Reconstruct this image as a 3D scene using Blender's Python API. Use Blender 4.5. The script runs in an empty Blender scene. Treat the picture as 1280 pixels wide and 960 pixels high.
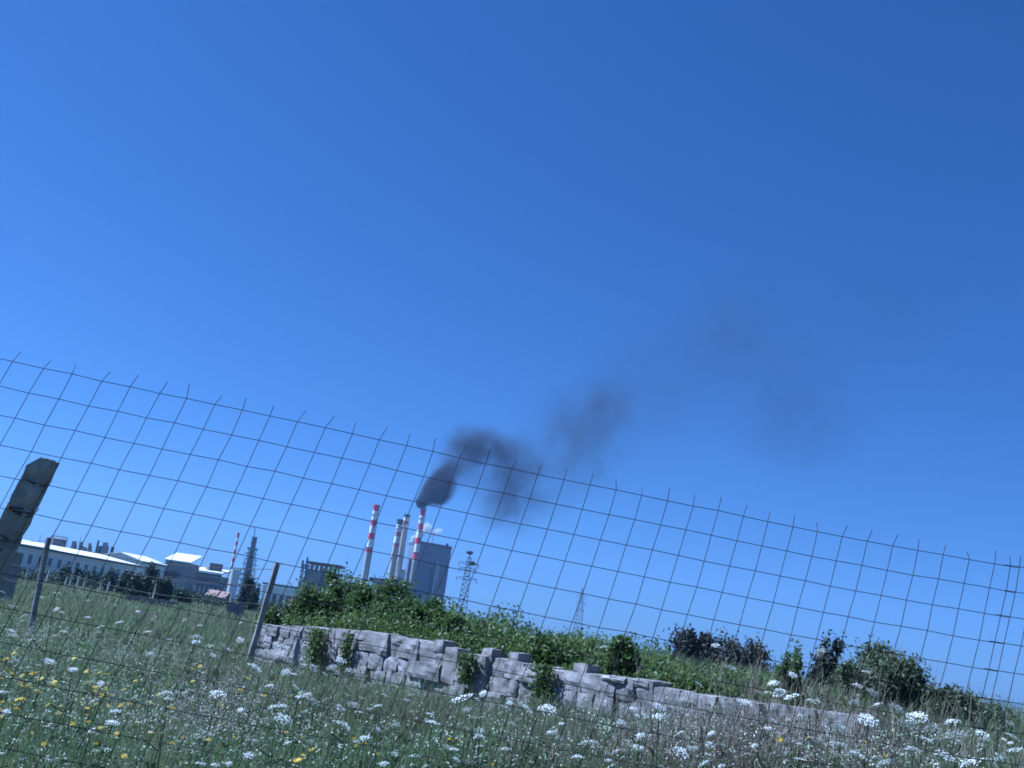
import bpy, bmesh, math, random
import numpy as np
from mathutils import Matrix, Vector, noise
R = math.radians
sc = bpy.context.scene
# ---------------------------------------------------------------- camera
F = 1230.0                                   # focal length in photo pixels (1280 wide)
PITCH, ROLL, EYE = R(14.36), R(8.0), 1.6
fwd = Vector((0, math.cos(PITCH), math.sin(PITCH))); r0 = Vector((1, 0, 0)); u0 = Vector((0, -math.sin(PITCH), math.cos(PITCH)))
rt = r0 * math.cos(ROLL) + u0 * math.sin(ROLL); up = u0 * math.cos(ROLL) - r0 * math.sin(ROLL)
cam = bpy.data.cameras.new('camera'); co = bpy.data.objects.new('camera', cam); sc.collection.objects.link(co); sc.camera = co
co.matrix_world = Matrix(((rt.x, up.x, -fwd.x, 0), (rt.y, up.y, -fwd.y, 0), (rt.z, up.z, -fwd.z, EYE), (0, 0, 0, 1)))
cam.sensor_width = 36; cam.lens = 36 * F / 1280; cam.clip_start = 0.05; cam.clip_end = 20000
# ---------------------------------------------------------------- light
SUN_EL, SUN_AZ = 50.0, -80.0                 # azimuth clockwise from +Y
world = bpy.data.worlds.new('World'); sc.world = world; world.use_nodes = True
nt = world.node_tree; sky = nt.nodes.new('ShaderNodeTexSky'); sky.sky_type = 'NISHITA'; sky.sun_disc = False
sky.sun_elevation = R(SUN_EL); sky.sun_rotation = R(SUN_AZ)
sky.air_density = 1; sky.dust_density = 0.3; sky.ozone_density = 3
mx = nt.nodes.new('ShaderNodeMix'); mx.data_type = 'RGBA'; mx.blend_type = 'MULTIPLY'; mx.inputs[0].default_value = 1
mx.inputs[7].default_value = (0.425, 0.590, 0.80, 1)
nt.links.new(sky.outputs[0], mx.inputs[6]); nt.links.new(mx.outputs[2], nt.nodes['Background'].inputs[0])
nt.nodes['Background'].inputs[1].default_value = 0.0505
ld = bpy.data.lights.new('sun', 'SUN'); ld.energy = 5.0; ld.angle = R(0.5); ld.color = (1.0, 0.95, 0.88)
lo = bpy.data.objects.new('sun', ld); sc.collection.objects.link(lo)
sd = Vector((math.sin(R(SUN_AZ)) * math.cos(R(SUN_EL)), math.cos(R(SUN_AZ)) * math.cos(R(SUN_EL)), math.sin(R(SUN_EL))))
lo.rotation_euler = sd.to_track_quat('Z', 'Y').to_euler(); lo.location = (-20, 10, 30)
vs = sc.view_settings; vs.view_transform = 'Standard'; vs.look = 'None'; vs.exposure = 0.88; vs.gamma = 1
vs.use_white_balance = True; vs.white_balance_temperature = 4500
sc.cycles.filter_width = 1.75
sc.cycles.volume_max_steps = 256; sc.cycles.max_bounces = 6; sc.cycles.volume_bounces = 1; sc.cycles.transparent_max_bounces = 8
sc.cycles.use_denoising = True
rng = np.random.default_rng(7); random.seed(7)
col = sc.collection

# ---------------------------------------------------------------- helpers
def ray(px, py):
    return fwd * F + rt * (px - 640) + up * (480 - py)
def P(px, py, Y):
    d = ray(px, py); t = Y / d.y
    return Vector((d.x * t, Y, EYE + d.z * t))
def sm(a, b, x):
    t = min(max((x - a) / (b - a), 0), 1); return t * t * (3 - 2 * t)
WA, WB_ = P(322, 780, 16.5), P(1010, 900, 9.2)          # ends of the stone wall
WA = Vector((WA.x, WA.y)); WB_ = Vector((WB_.x, WB_.y)); WD = (WB_ - WA).normalized(); WN = Vector((-WD.y, WD.x)); WL = (WB_ - WA).length
def terrain(x, y):
    q = Vector((x, y)) - WA
    s = q.dot(WD); d = q.dot(WN)                          # s along the wall, d behind it
    h = 0.0
    z = 0.06 * noise.noise(Vector((x * .35, y * .35, 0))) + 0.05 * noise.noise(Vector((x * .09, y * .09, 3)))
    front = 0.38 * sm(-8, 0, d) * sm(-3, 1.5, s)
    rightrise = 0.42 * sm(7, 10, s) * (1 - .6 * sm(10.5, 14, s)) * sm(-5.5, 0.5, d)
    h = front + rightrise
    if d > 0:
        side = sm(-1.2, 0.3, s) * (1 - sm(8.6, 11.6, s))
        back = 1 - sm(6.5, 18, d)
        k = sm(0.10, 0.40, d) if s < WL + .2 else sm(0.0, 2, d)
        h *= 1 - sm(5, 20, d); h += (1.27 - h) * side * back * k
    far = sm(40, 90, math.hypot(x, y))
    if y > 12: h -= .0145 * (y - 12) * sm(.20, .48, x / y)         # the land falls away to the right
    return h + z * (1 - far)
def mark(o, label=None, cat=None, group=None, kind=None):
    if label: o['label'] = label
    if cat: o['category'] = cat
    if group: o['group'] = group
    if kind: o['kind'] = kind
    return o
def empty(name, loc, label, cat, group=None, rz=0):
    o = bpy.data.objects.new(name, None); col.objects.link(o); o.location = loc; o.rotation_euler = (0, 0, rz)
    return mark(o, label, cat, group)
def link(name, me, mats, parent=None, smooth=False):
    """link a mesh written in world coordinates; under a parent Empty it is shifted into its space"""
    for m in (mats if isinstance(mats, (list, tuple)) else [mats]): me.materials.append(m)
    o = bpy.data.objects.new(name, me); col.objects.link(o)
    if parent:
        o.parent = parent
        off = Vector(parent.location) if parent.parent is None else Vector(parent.parent.location)
        if parent.type == 'EMPTY': me.transform(Matrix.Translation(-off))
        elif parent.parent: me.transform(Matrix.Translation(-off))
    if smooth: me.polygons.foreach_set('use_smooth', [True] * len(me.polygons))
    return o
def bobj(name, bm, mats, parent=None, smooth=False):
    me = bpy.data.meshes.new(name); bm.normal_update(); bm.to_mesh(me); bm.free()
    return link(name, me, mats, parent, smooth)
def npmesh(name, V, Q, k=4, mi=None):
    V = np.asarray(V, dtype=np.float32); Q = np.asarray(Q, dtype=np.int32)
    me = bpy.data.meshes.new(name); me.vertices.add(len(V)); me.vertices.foreach_set('co', V.ravel())
    me.loops.add(Q.size); me.loops.foreach_set('vertex_index', Q.ravel())
    me.polygons.add(len(Q)); me.polygons.foreach_set('loop_start', np.arange(0, Q.size, k, dtype=np.int32))
    if mi is not None: me.polygons.foreach_set('material_index', np.asarray(mi, dtype=np.int32))
    me.update(calc_edges=True); return me
def box(bm, c, s, rz=0, mi=0, M=None):
    r = bmesh.ops.create_cube(bm, size=1)
    T = Matrix.Translation(c) @ Matrix.Rotation(rz, 4, 'Z') @ Matrix.Diagonal((s[0], s[1], s[2], 1))
    if M is not None: T = M @ T
    bmesh.ops.transform(bm, matrix=T, verts=r['verts'])
    for f in {f for v in r['verts'] for f in v.link_faces}: f.material_index = mi
def tube(bm, a, b, ra, rb=None, n=6, mi=0, caps=True):
    a, b = Vector(a), Vector(b); rb = ra if rb is None else rb
    q = (b - a).to_track_quat('Z', 'Y'); rings = []
    for p, r in ((a, ra), (b, rb)):
        rings.append([bm.verts.new(p + q @ Vector((r * math.cos(2 * math.pi * i / n), r * math.sin(2 * math.pi * i / n), 0))) for i in range(n)])
    fs = [bm.faces.new((rings[0][i], rings[0][(i + 1) % n], rings[1][(i + 1) % n], rings[1][i])) for i in range(n)]
    if caps: fs += [bm.faces.new(rings[0][::-1]), bm.faces.new(rings[1])]
    for f in fs: f.material_index = mi
def path(bm, pts, r, n=5, mi=0):
    """one continuous tube along points; r a number or a list"""
    rs = r if isinstance(r, (list, tuple)) else [r] * len(pts); rings = []
    pts = [Vector(p) for p in pts]
    for k, p in enumerate(pts):
        t = (pts[min(k + 1, len(pts) - 1)] - pts[max(k - 1, 0)]).normalized(); q = t.to_track_quat('Z', 'Y')
        rings.append([bm.verts.new(p + q @ Vector((rs[k] * math.cos(2 * math.pi * i / n), rs[k] * math.sin(2 * math.pi * i / n), 0))) for i in range(n)])
    for k in range(len(rings) - 1):
        for i in range(n):
            f = bm.faces.new((rings[k][i], rings[k][(i + 1) % n], rings[k + 1][(i + 1) % n], rings[k + 1][i])); f.material_index = mi
    for f in (bm.faces.new(rings[0][::-1]), bm.faces.new(rings[-1])): f.material_index = mi
def prism(bm, foot, z0, z1, mi=0):
    a = [bm.verts.new((x, y, z0)) for x, y in foot]; b = [bm.verts.new((x, y, z1)) for x, y in foot]; n = len(foot)
    fs = [bm.faces.new((a[i], a[(i + 1) % n], b[(i + 1) % n], b[i])) for i in range(n)] + [bm.faces.new(a[::-1]), bm.faces.new(b)]
    for f in fs: f.material_index = mi
    bmesh.ops.recalc_face_normals(bm, faces=fs)

# ---------------------------------------------------------------- materials
def mat(name, base, rough=.8, var=0.15, scale=3.0, metal=0.0, dark=None, island=None, trans=0, bump=0.0, spec=0.3):
    m = bpy.data.materials.new(name); m.use_nodes = True; n = m.node_tree.nodes; L = m.node_tree.links; b = n['Principled BSDF']
    b.inputs['Roughness'].default_value = rough; b.inputs['Metallic'].default_value = metal
    b.inputs['Specular IOR Level'].default_value = spec
    base = tuple(base) + (1,)
    if island:                                            # colour picked per leaf / blade / floret
        g = n.new('ShaderNodeNewGeometry'); r = n.new('ShaderNodeValToRGB'); r.color_ramp.interpolation = 'LINEAR'
        els = r.color_ramp.elements; els[0].color = tuple(island[0]) + (1,); els[1].color = tuple(island[-1]) + (1,)
        for i in range(1, len(island) - 1):
            e = els.new(i / (len(island) - 1)); e.color = tuple(island[i]) + (1,)
        L.new(g.outputs['Random Per Island'], r.inputs[0]); src = r.outputs[0]
    else:
        rgb = n.new('ShaderNodeRGB'); rgb.outputs[0].default_value = base; src = rgb.outputs[0]
    if var > 0:
        tc = n.new('ShaderNodeTexCoord'); nz = n.new('ShaderNodeTexNoise'); nz.inputs['Scale'].default_value = scale; nz.inputs['Detail'].default_value = 6
        L.new(tc.outputs['Object'], nz.inputs['Vector'])
        mr = n.new('ShaderNodeMapRange'); mr.inputs[1].default_value = .3; mr.inputs[2].default_value = .7
        L.new(nz.outputs[0], mr.inputs[0])
        mm = n.new('ShaderNodeMix'); mm.data_type = 'RGBA'; mm.blend_type = 'MIX'
        hv = n.new('ShaderNodeHueSaturation'); hv.inputs['Value'].default_value = 1 - 2 * var; L.new(src, hv.inputs['Color'])
        if dark: mm.inputs[6].default_value = tuple(dark) + (1,)
        else: L.new(hv.outputs[0], mm.inputs[6])
        L.new(src, mm.inputs[7]); L.new(mr.outputs[0], mm.inputs[0]); src = mm.outputs[2]
        if bump:
            bp = n.new('ShaderNodeBump'); bp.inputs['Strength'].default_value = bump; bp.inputs['Distance'].default_value = .05
            L.new(nz.outputs[0], bp.inputs['Height']); L.new(bp.outputs[0], b.inputs['Normal'])
    L.new(src, b.inputs['Base Color'])
    if trans:
        t = n.new('ShaderNodeBsdfTranslucent'); L.new(src, t.inputs[0]); ms = n.new('ShaderNodeMixShader'); ms.inputs[0].default_value = trans
        L.new(b.outputs[0], ms.inputs[1]); L.new(t.outputs[0], ms.inputs[2]); L.new(ms.outputs[0], n['Material Output'].inputs[0])
    return m
M = {
 'soil': mat('soil', (.09, .08, .045), .95, .2, 1.5, dark=(.045, .07, .03)),
 'far_field': mat('far_field', (.11, .12, .06), .95, .2, .05, dark=(.06, .08, .035)),
 'grass': mat('grass', (0, 0, 0), .6, .12, .8, dark=(.16, .15, .09), island=[(.07, .16, .05), (.11, .23, .07), (.18, .24, .09), (.09, .19, .08), (.25, .25, .12), (.12, .23, .11), (.34, .30, .20), (.09, .21, .06)], trans=.45),
 'stone': mat('stone', (.40, .37, .36), .9, .22, 5, dark=(.15, .145, .125), island=[(.29, .26, .25), (.36, .33, .32), (.32, .29, .275), (.41, .375, .365), (.26, .24, .235), (.37, .335, .32)], bump=.5),
 'mortar': mat('mortar', (.13, .12, .11), .95, .2, 8),
 'leaf': mat('leaf', (0, 0, 0), .5, .1, .8, island=[(.035, .075, .018), (.08, .145, .03), (.14, .20, .045), (.19, .23, .07), (.06, .10, .025)], trans=.4),
 'herb': mat('herb', (0, 0, 0), .6, .1, .3, island=[(.05, .12, .04), (.10, .19, .06), (.16, .24, .10), (.08, .15, .07), (.20, .24, .13)], trans=.4),
 'leaf_olive': mat('leaf_olive', (0, 0, 0), .6, .1, .8, island=[(.07, .10, .045), (.12, .15, .07), (.16, .18, .10), (.09, .115, .055)], trans=.25),
 'leaf_dark': mat('leaf_dark', (0, 0, 0), .6, .1, .6, island=[(.045, .055, .04), (.07, .065, .06), (.045, .065, .035), (.09, .08, .075)], trans=.2),
 'leaf_tree': mat('leaf_tree', (0, 0, 0), .6, .1, .3, island=[(.02, .045, .015), (.04, .07, .025), (.06, .09, .03)], trans=.2),
 'bark': mat('bark', (.13, .10, .075), .9, .2, 6),
 'twig': mat('twig', (.26, .22, .16), .9, .15, 6),
 'stem': mat('stem', (.08, .12, .04), .7, .1, 6),
 'umbel': mat('umbel', (0, 0, 0), .7, 0, island=[(.80, .80, .74), (.88, .88, .84), (.66, .70, .58)], trans=.2),
 'umbel_green': mat('umbel_green', (0, 0, 0), .7, 0, island=[(.40, .46, .32), (.58, .60, .46), (.34, .38, .25)], trans=.2),
 'yellow': mat('yellow', (0, 0, 0), .6, 0, island=[(.80, .55, .02), (.85, .65, .04), (.75, .45, .02)], trans=.2),
 'seed': mat('seed', (0, 0, 0), .8, 0, island=[(.42, .38, .34), (.55, .50, .45), (.30, .26, .22)], trans=.2),
 'wire': mat('wire', (.05, .043, .043), .7, .2, 20, metal=.2, dark=(.04, .022, .018)),
 'rusty': mat('rusty', (.075, .045, .035), .8, .2, 30, metal=.2),
 'post': mat('post', (.42, .40, .35), .95, .22, 16, dark=(.20, .195, .175), bump=1.0),
 'post_pale': mat('post_pale', (.34, .33, .30), .95, .2, 5, dark=(.16, .16, .15), bump=.4),
 'stake': mat('stake', (.55, .53, .48), .9, .15, 3),
 'white_wall': mat('white_wall', (.80, .80, .76), .9, .06, .15),
 'white_roof': mat('white_roof', (.80, .80, .77), .7, .05, .2),
 'grey_wall': mat('grey_wall', (.34, .34, .33), .9, .15, .2),
 'dark_steel': mat('dark_steel', (.075, .075, .085), .7, .15, .5),
 'mid_steel': mat('mid_steel', (.24, .24, .24), .6, .15, .3),
 'glass': mat('glass', (.06, .07, .08), .2, 0, spec=.6),
 'concrete': mat('concrete', (.30, .285, .26), .9, .2, .3, dark=(.17, .16, .15)),
 'red_roof': mat('red_roof', (.16, .06, .05), .9, .15, .3),
 'tile': mat('tile', (.40, .27, .23), .9, .15, .6),
 'chim_red': mat('chim_red', (.62, .012, .03), .7, .1, .3),
 'chim_fade': mat('chim_fade', (.45, .18, .15), .8, .15, .3),
 'chim_white': mat('chim_white', (.84, .84, .82), .7, .08, .3),
 'chim_grey': mat('chim_grey', (.38, .37, .35), .85, .12, .15),
 'chim_beige': mat('chim_beige', (.46, .43, .38), .85, .12, .15),
 'clad': mat('clad', (.145, .165, .215), .7, .06, .05),
 'clad_low': mat('clad_low', (.09, .13, .22), .5, .1, .08),
 'clad_trim': mat('clad_trim', (.10, .09, .11), .7, .1, .1),
 'pale_steel': mat('pale_steel', (.55, .56, .57), .5, .1, .4),
 'lattice': mat('lattice', (.17, .17, .18), .6, .1, 1),
 'nest': mat('nest', (.06, .05, .04), .95, .2, 2),
 'hill': mat('hill', (.07, .09, .06), .95, .15, .002),
}

# ---------------------------------------------------------------- ground (one sheet out to the horizon)
def ground():
    ys = np.concatenate([np.arange(-6, 34, .35), np.geomspace(34, 3600, 60)])
    nx = 150; V = []; 
    for y in ys:
        half = 26 + max(0, y - 20) * 1.2
        us = np.linspace(-1, 1, nx)
        for u_ in us:
            x = half * (0.55 * u_ + 0.45 * u_ ** 3) * 1.0
            V.append((x, y, terrain(x, y)))
    n = len(ys); idx = np.arange(n * nx).reshape(n, nx)
    Q = np.stack([idx[:-1, :-1], idx[:-1, 1:], idx[1:, 1:], idx[1:, :-1]], -1).reshape(-1, 4)
    me = npmesh('ground', V, Q); cy = np.array(V)[Q].mean(1)[:, 1]
    me.polygons.foreach_set('material_index', (cy > 150).astype(np.int32))
    o = link('ground', me, [M['soil'], M['far_field']], smooth=True); mark(o, 'meadow soil under the tall grass', kind='structure'); return o
ground()
def hills():
    V = []; n = 90
    for i in range(n):
        a = R(-38 + 76 * i / (n - 1)); d = 3000
        h = 18 + 16 * noise.noise(Vector((i * .13, 0, 0))) + 5 * noise.noise(Vector((i * .6, 5, 0)))
        x, y = math.sin(a) * d, math.cos(a) * d
        b = terrain(x, y) - 2; V += [(x * .93, y * .93, b), (x, y, b + max(h, 6)), (x * 1.1, y * 1.1, b)]
    Q = []
    for i in range(n - 1):
        for k in (0, 1): Q.append((3 * i + k, 3 * i + 3 + k, 3 * i + 4 + k, 3 * i + 1 + k))
    o = link('hills', npmesh('hills', V, Q), M['hill'], smooth=True); mark(o, 'low hazy line of hills on the horizon', kind='structure')
hills()

# ---------------------------------------------------------------- smoke, steam, haze
def haze():
    bm = bmesh.new(); box(bm, (0, 1650, 120), (8400, 4200, 362))
    m = bpy.data.materials.new('haze'); m.use_nodes = True; n = m.node_tree.nodes; n.remove(n['Principled BSDF'])
    v = n.new('ShaderNodeVolumePrincipled'); v.inputs['Color'].default_value = (.40, .58, 1.0, 1); v.inputs['Density'].default_value = 0.00015; v.inputs['Anisotropy'].default_value = .2
    m.node_tree.links.new(v.outputs[0], n['Material Output'].inputs['Volume'])
    o = bobj('haze', bm, m); mark(o, 'thin blue haze over the plain', kind='stuff')
haze()
def smoke_mat(name, puffs, base_density, color, nscale, lo_, hi_, step=.12, wscale=12.0):
    """density = sum of soft spheres (world places of the puffs, each with its own thickness) broken up by noise"""
    m = bpy.data.materials.new(name); m.use_nodes = True; N = m.node_tree.nodes; L = m.node_tree.links; N.remove(N['Principled BSDF'])
    v = N.new('ShaderNodeVolumePrincipled'); v.inputs['Color'].default_value = tuple(color) + (1,); v.inputs['Anisotropy'].default_value = 0
    tc = N.new('ShaderNodeTexCoord')
    wn = N.new('ShaderNodeTexNoise'); wn.inputs['Scale'].default_value = nscale * .8; wn.inputs['Detail'].default_value = 2; L.new(tc.outputs['Object'], wn.inputs['Vector'])
    ws = N.new('ShaderNodeVectorMath'); ws.operation = 'SUBTRACT'; L.new(wn.outputs['Color'], ws.inputs[0]); ws.inputs[1].default_value = (.5, .5, .5)
    wm = N.new('ShaderNodeVectorMath'); wm.operation = 'MULTIPLY_ADD'; L.new(ws.outputs[0], wm.inputs[0]); wm.inputs[1].default_value = (wscale,) * 3; L.new(tc.outputs['Object'], wm.inputs[2])
    tot = None
    for (c, r, k) in puffs:
        d = N.new('ShaderNodeVectorMath'); d.operation = 'DISTANCE'; L.new(wm.outputs[0], d.inputs[0]); d.inputs[1].default_value = c
        mr = N.new('ShaderNodeMapRange'); mr.interpolation_type = 'SMOOTHSTEP'; mr.inputs[1].default_value = 0; mr.inputs[2].default_value = r; mr.inputs[3].default_value = k; mr.inputs[4].default_value = 0
        L.new(d.outputs['Value'], mr.inputs[0])
        if tot is None: tot = mr.outputs[0]
        else:
            a = N.new('ShaderNodeMath'); a.operation = 'ADD'; L.new(tot, a.inputs[0]); L.new(mr.outputs[0], a.inputs[1]); tot = a.outputs[0]
    nz = N.new('ShaderNodeTexNoise'); nz.inputs['Scale'].default_value = nscale; nz.inputs['Detail'].default_value = 6; nz.inputs['Roughness'].default_value = .62; L.new(tc.outputs['Object'], nz.inputs['Vector'])
    mr = N.new('ShaderNodeMapRange'); mr.inputs[1].default_value = lo_; mr.inputs[2].default_value = hi_; mr.inputs[3].default_value = 0; mr.inputs[4].default_value = base_density
    L.new(nz.outputs[0], mr.inputs[0])
    mu = N.new('ShaderNodeMath'); mu.operation = 'MULTIPLY'; L.new(tot, mu.inputs[0]); L.new(mr.outputs[0], mu.inputs[1]); L.new(mu.outputs[0], v.inputs['Density'])
    L.new(v.outputs[0], N['Material Output'].inputs['Volume']); m.cycles.volume_step_rate = step
    return m
YS = 850.0
S = YS / 1192.0                                            # metres per photo pixel at the power station, roughly
def smoke():
    raw = [  # px, py, radius px, thickness
        (529.5, 634, 7, 8), (530, 630, 9, 7), (532, 625, 10, 5), (534, 621, 11, 3.6), (539, 617, 14, 3.0), (544, 613, 17, 3.0), (549, 610, 19, 2.6), (552, 605, 19, 1.8), (557, 599, 15, .9), (562, 592, 15, .4), (566, 586, 15, .4), (546, 620, 15, 1.4),
        (568, 583, 30, .16), (578, 561, 25, .20), (590, 556, 29, .30), (606, 559, 29, .33), (622, 565, 27, .24), (638, 575, 30, .20), (602, 584, 36, .08),
        (575, 552, 26, .14), (618, 595, 50, .045), (636, 610, 48, .05), (640, 629, 38, .11), (626, 640, 38, .05), (668, 605, 60, .05), (660, 580, 50, .06),
        (700, 535, 55, .032), (728, 528, 56, .036), (752, 515, 52, .045), (764, 503, 42, .04), (735, 558, 60, .035), (728, 580, 56, .03),
        (800, 500, 100, .014), (850, 460, 100, .012), (905, 435, 60, .022), (912, 385, 70, .014), (960, 430, 110, .012), (990, 545, 100, .014), (1000, 500, 110, .010), (1105, 390, 110, .010)]
    puffs = []
    for (x, y, r, k) in raw:
        q = P(x, y, YS + (x - 530) * .12); puffs.append((tuple(q), r * S * 1.1 * 1.15, k))
    # one tapered tube of air round the whole path of the plume
    spine = [(530, 637, 9), (535, 622, 24), (548, 604, 34), (570, 584, 50), (604, 584, 84), (645, 588, 108), (695, 566, 116), (740, 535, 95), (800, 500, 100), (860, 470, 115), (920, 450, 130), (990, 460, 150), (1060, 450, 130), (1130, 420, 110), (1190, 400, 60)]
    bm = bmesh.new(); path(bm, [P(x, y, YS + (x - 530) * .12) for x, y, r in spine], [r * S for x, y, r in spine], n=16)
    o = bobj('smoke', bm, smoke_mat('smoke', puffs, .22, (.06, .055, .06), .055, .33, .60, .08, 9.0))
    mark(o, 'black smoke drifting right from the tall striped chimney', kind='stuff')
smoke()
def steam(name, pts, rad, dens, label):
    puffs = [(tuple(P(x, y, YS + 12)), r * S, k) for x, y, r, k in pts]
    bm = bmesh.new(); path(bm, [P(x, y, YS + 12) for x, y, r, k in pts], [r * S * 1.1 for x, y, r, k in pts], n=10)
    o = bobj(name, bm, smoke_mat(name, puffs, dens, (.95, .95, .95), .15, .30, .6, .1, 3.0)); mark(o, label, kind='stuff')
steam('steam', [(513, 678, 3, 2), (518, 673, 5, 2), (525, 667, 7, 1.6), (532, 661, 8, .8), (537, 655, 8, .3)], 6, .9, 'white steam rising at the left roof corner of the boiler house')
steam('steam', [(541, 671, 2, 2), (543, 667, 5, 2), (548, 664, 5, 1.2), (553, 662, 4, .5)], 5, .5, 'white puff of steam above the thin roof pipe of the boiler house')

# ---------------------------------------------------------------- power station
def chimney(px, py, wpx, bands, low, label, Y=YS, low_w=1.25, cap='chim_red'):
    """bands: (material, photo length in px) from the top down, the rest of the shaft takes the material low"""
    t = P(px, py, Y); k = Y / 1192.0; rt_ = wpx * k / 2 * 1.04
    e = empty('striped_chimney' if len(bands) > 2 else 'flue_stack', (t.x, Y, 0), label, 'chimney', 'chimneys of the power station')
    mats = []; bm = bmesh.new(); z = t.z; H = t.z
    segs = [(m, l * k) for m, l in bands]; segs.append((low, z - sum(s[1] for s in segs)))
    for m, l in segs:
        if M[m] not in mats: mats.append(M[m])
        za, zb = z, z - l; ra = rt_ * (1 + (low_w - 1) * (H - za) / H); rb = rt_ * (1 + (low_w - 1) * (H - zb) / H)
        tube(bm, (t.x, Y, zb), (t.x, Y, za), rb, ra, 18, mats.index(M[m]), caps=False); z = zb
    bobj('shaft', bm, mats, e, True)
    bm = bmesh.new(); tube(bm, (t.x, Y, H - 1.6), (t.x, Y, H + .5), rt_ * 1.22, rt_ * 1.22, 18); bobj('rim', bm, M[cap], e)
    for zl in (H - 8, H * .62, H * .34): bm = bmesh.new(); tube(bm, (t.x, Y, zl), (t.x, Y, zl + .4), rt_ * 1.35, rt_ * 1.35, 16); bobj('platform', bm, M['mid_steel'], e)
    bm = bmesh.new(); rr = rt_ * 1.22 + .3
    for s_ in (-.35, .35): tube(bm, (t.x + rr * .95, Y - rr * .5 + s_, 0), (t.x + rt_ + .4, Y - rt_ * .3 + s_, H), .12, .12, 4)
    bobj('ladder', bm, M['mid_steel'], e)
    return e
chimney(470.9, 632, 6.6, [('chim_red', 6.6), ('chim_white', 10.8), ('chim_red', 7.2), ('chim_white', 8.6), ('chim_red', 7.6), ('chim_white', 9.5), ('chim_red', 6.8)], 'chim_grey', 'red and white striped chimney standing apart left of the others', Y=YS - 30)
chimney(500.3, 650, 6.4, [('dark_steel', 6), ('chim_white', 8), ('chim_fade', 6), ('chim_white', 8), ('chim_fade', 4)], 'chim_beige', 'pale chimney with faded bands and dark top, left of the grey flue stack', Y=YS - 5, low_w=1.45, cap='dark_steel')
chimney(508.8, 644, 6.2, [('chim_white', 7), ('chim_fade', 4), ('chim_white', 4)], 'chim_beige', 'beige and grey flue stack with one faded red band beside the boiler house', Y=YS + 8, low_w=1.25, cap='dark_steel')
chimney(529, 637, 5.6, [('chim_red', 7.6), ('chim_white', 9.5), ('chim_red', 7.6), ('chim_white', 9.4), ('chim_red', 7.6), ('chim_white', 10), ('chim_red', 8)], 'chim_grey', 'red and white striped chimney pouring out black smoke', Y=YS, low_w=1.3)

def boiler_house():
    B = P(523.8, 677.8, YS + 14); C_ = P(564.6, 684.4, YS + 26); A = P(512.3, 675.2, YS + 36)
    ht = B.z
    A = A.xy; B = B.xy; C_ = C_.xy; D = A + C_ - B
    e = empty('boiler_house', (B.x, B.y, 0), 'tall blue grey boiler house of the power station behind the striped chimneys', 'power station')
    u = (C_ - B).normalized(); n = Vector((u.y, -u.x)); W = (C_ - B).length
    zl = ht * .44
    foot = [tuple(B), tuple(C_), tuple(D), tuple(A)]
    bm = bmesh.new(); prism(bm, foot, zl, ht); bobj('cladding', bm, M['clad'], e)
    bm = bmesh.new(); prism(bm, foot, 0, zl - .02); bobj('lower_cladding', bm, M['clad_low'], e)
    c = (B + C_ + A + D) / 4; out = [tuple(c + (Vector(p) - c) * 1.025) for p in foot]
    bm = bmesh.new(); prism(bm, out, ht - 1.2, ht + 1.2); bobj('roof', bm, M['clad_trim'], e)
    def at(f, off, z): q = B + u * (W * f) + n * off; return (q.x, q.y, z)
    for f, z0, z1, m in ((.56, 8, ht * .80, 'dark_steel'), (.61, 8, ht * .70, 'pale_steel'), (.50, 8, ht * .72, 'dark_steel'), (.68, ht * .55, ht * .78, 'pale_steel'), (.61, ht * .70, ht * .80, 'pale_steel')):
        bm = bmesh.new(); tube(bm, at(f, 1.2, z0), at(f, 1.2, z1), .75, .75, 8)
        for z in np.linspace(z0 + 2, z1 - 2, 4): box(bm, at(f, .6, z), (1.6, 1.4, .4))
        bobj('pipe', bm, M[m], e)
    q = at(.44, -6, 0); bm = bmesh.new(); tube(bm, (q[0], q[1], ht - 1), (q[0], q[1], ht + 6), .7, .6, 8); bobj('roof_pipe', bm, M['pale_steel'], e)
    q = at(.90, -4, ht + 2.2); bm = bmesh.new(); box(bm, q, (2.2, 2, 2.2)); bobj('roof_vent', bm, M['dark_steel'], e)
    q = at(.06, 2.4, 0); bm = bmesh.new(); box(bm, (q[0], q[1], ht * .35), (1.4, 3.5, ht * .7)); bobj('lift_shaft', bm, M['mid_steel'], e)
    for z in (ht * .78, ht * .60, ht * .47):
        bm = bmesh.new()
        for f in np.linspace(.08, .95, 10): q = at(f, .03, z); box(bm, q, (.1, .1, .1))
        bm.free()
    for z in (ht * .52, ht * .66, ht * .82):
        q = at(.5, .12, z); bm = bmesh.new(); box(bm, q, (W * .98, .22, .35), math.atan2(u.y, u.x)); bobj('ledge', bm, M['mid_steel'], e)
    # annex between the stacks and the house
    for px, py, w, m, nm in ((503, 712, 7, 'pale_steel', 'annex_tower'), (516, 700, 8, 'clad', 'annex'), (503, 724, 10, 'dark_steel', 'annex')):
        t = P(px, py, YS + 4); bm = bmesh.new(); box(bm, (t.x, YS + 4, t.z / 2), (w * S, 9, t.z)); bobj(nm, bm, M[m], e)
boiler_house()
def turbine_hall():
    a, b = P(465.6, 724, YS - 60), P(497, 729, YS - 60); h = (a.z + b.z) / 2; cx = (a.x + b.x) / 2; w = b.x - a.x
    e = empty('turbine_hall', (cx, YS - 50, 0), 'low grey hall with dark red flat roof at the foot of the chimneys', 'industrial hall')
    bm = bmesh.new(); box(bm, (cx, YS - 50, h / 2), (w, 20, h)); bobj('wall', bm, M['grey_wall'], e)
    bm = bmesh.new(); box(bm, (cx, YS - 50, h + .8), (w * 1.05, 21, 1.6)); bobj('roof', bm, M['red_roof'], e)
    bm = bmesh.new(); box(bm, (cx, YS - 60.15, h * .72), (w * .8, .3, h * .12)); bobj('window', bm, M['glass'], e)
turbine_hall()
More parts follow.
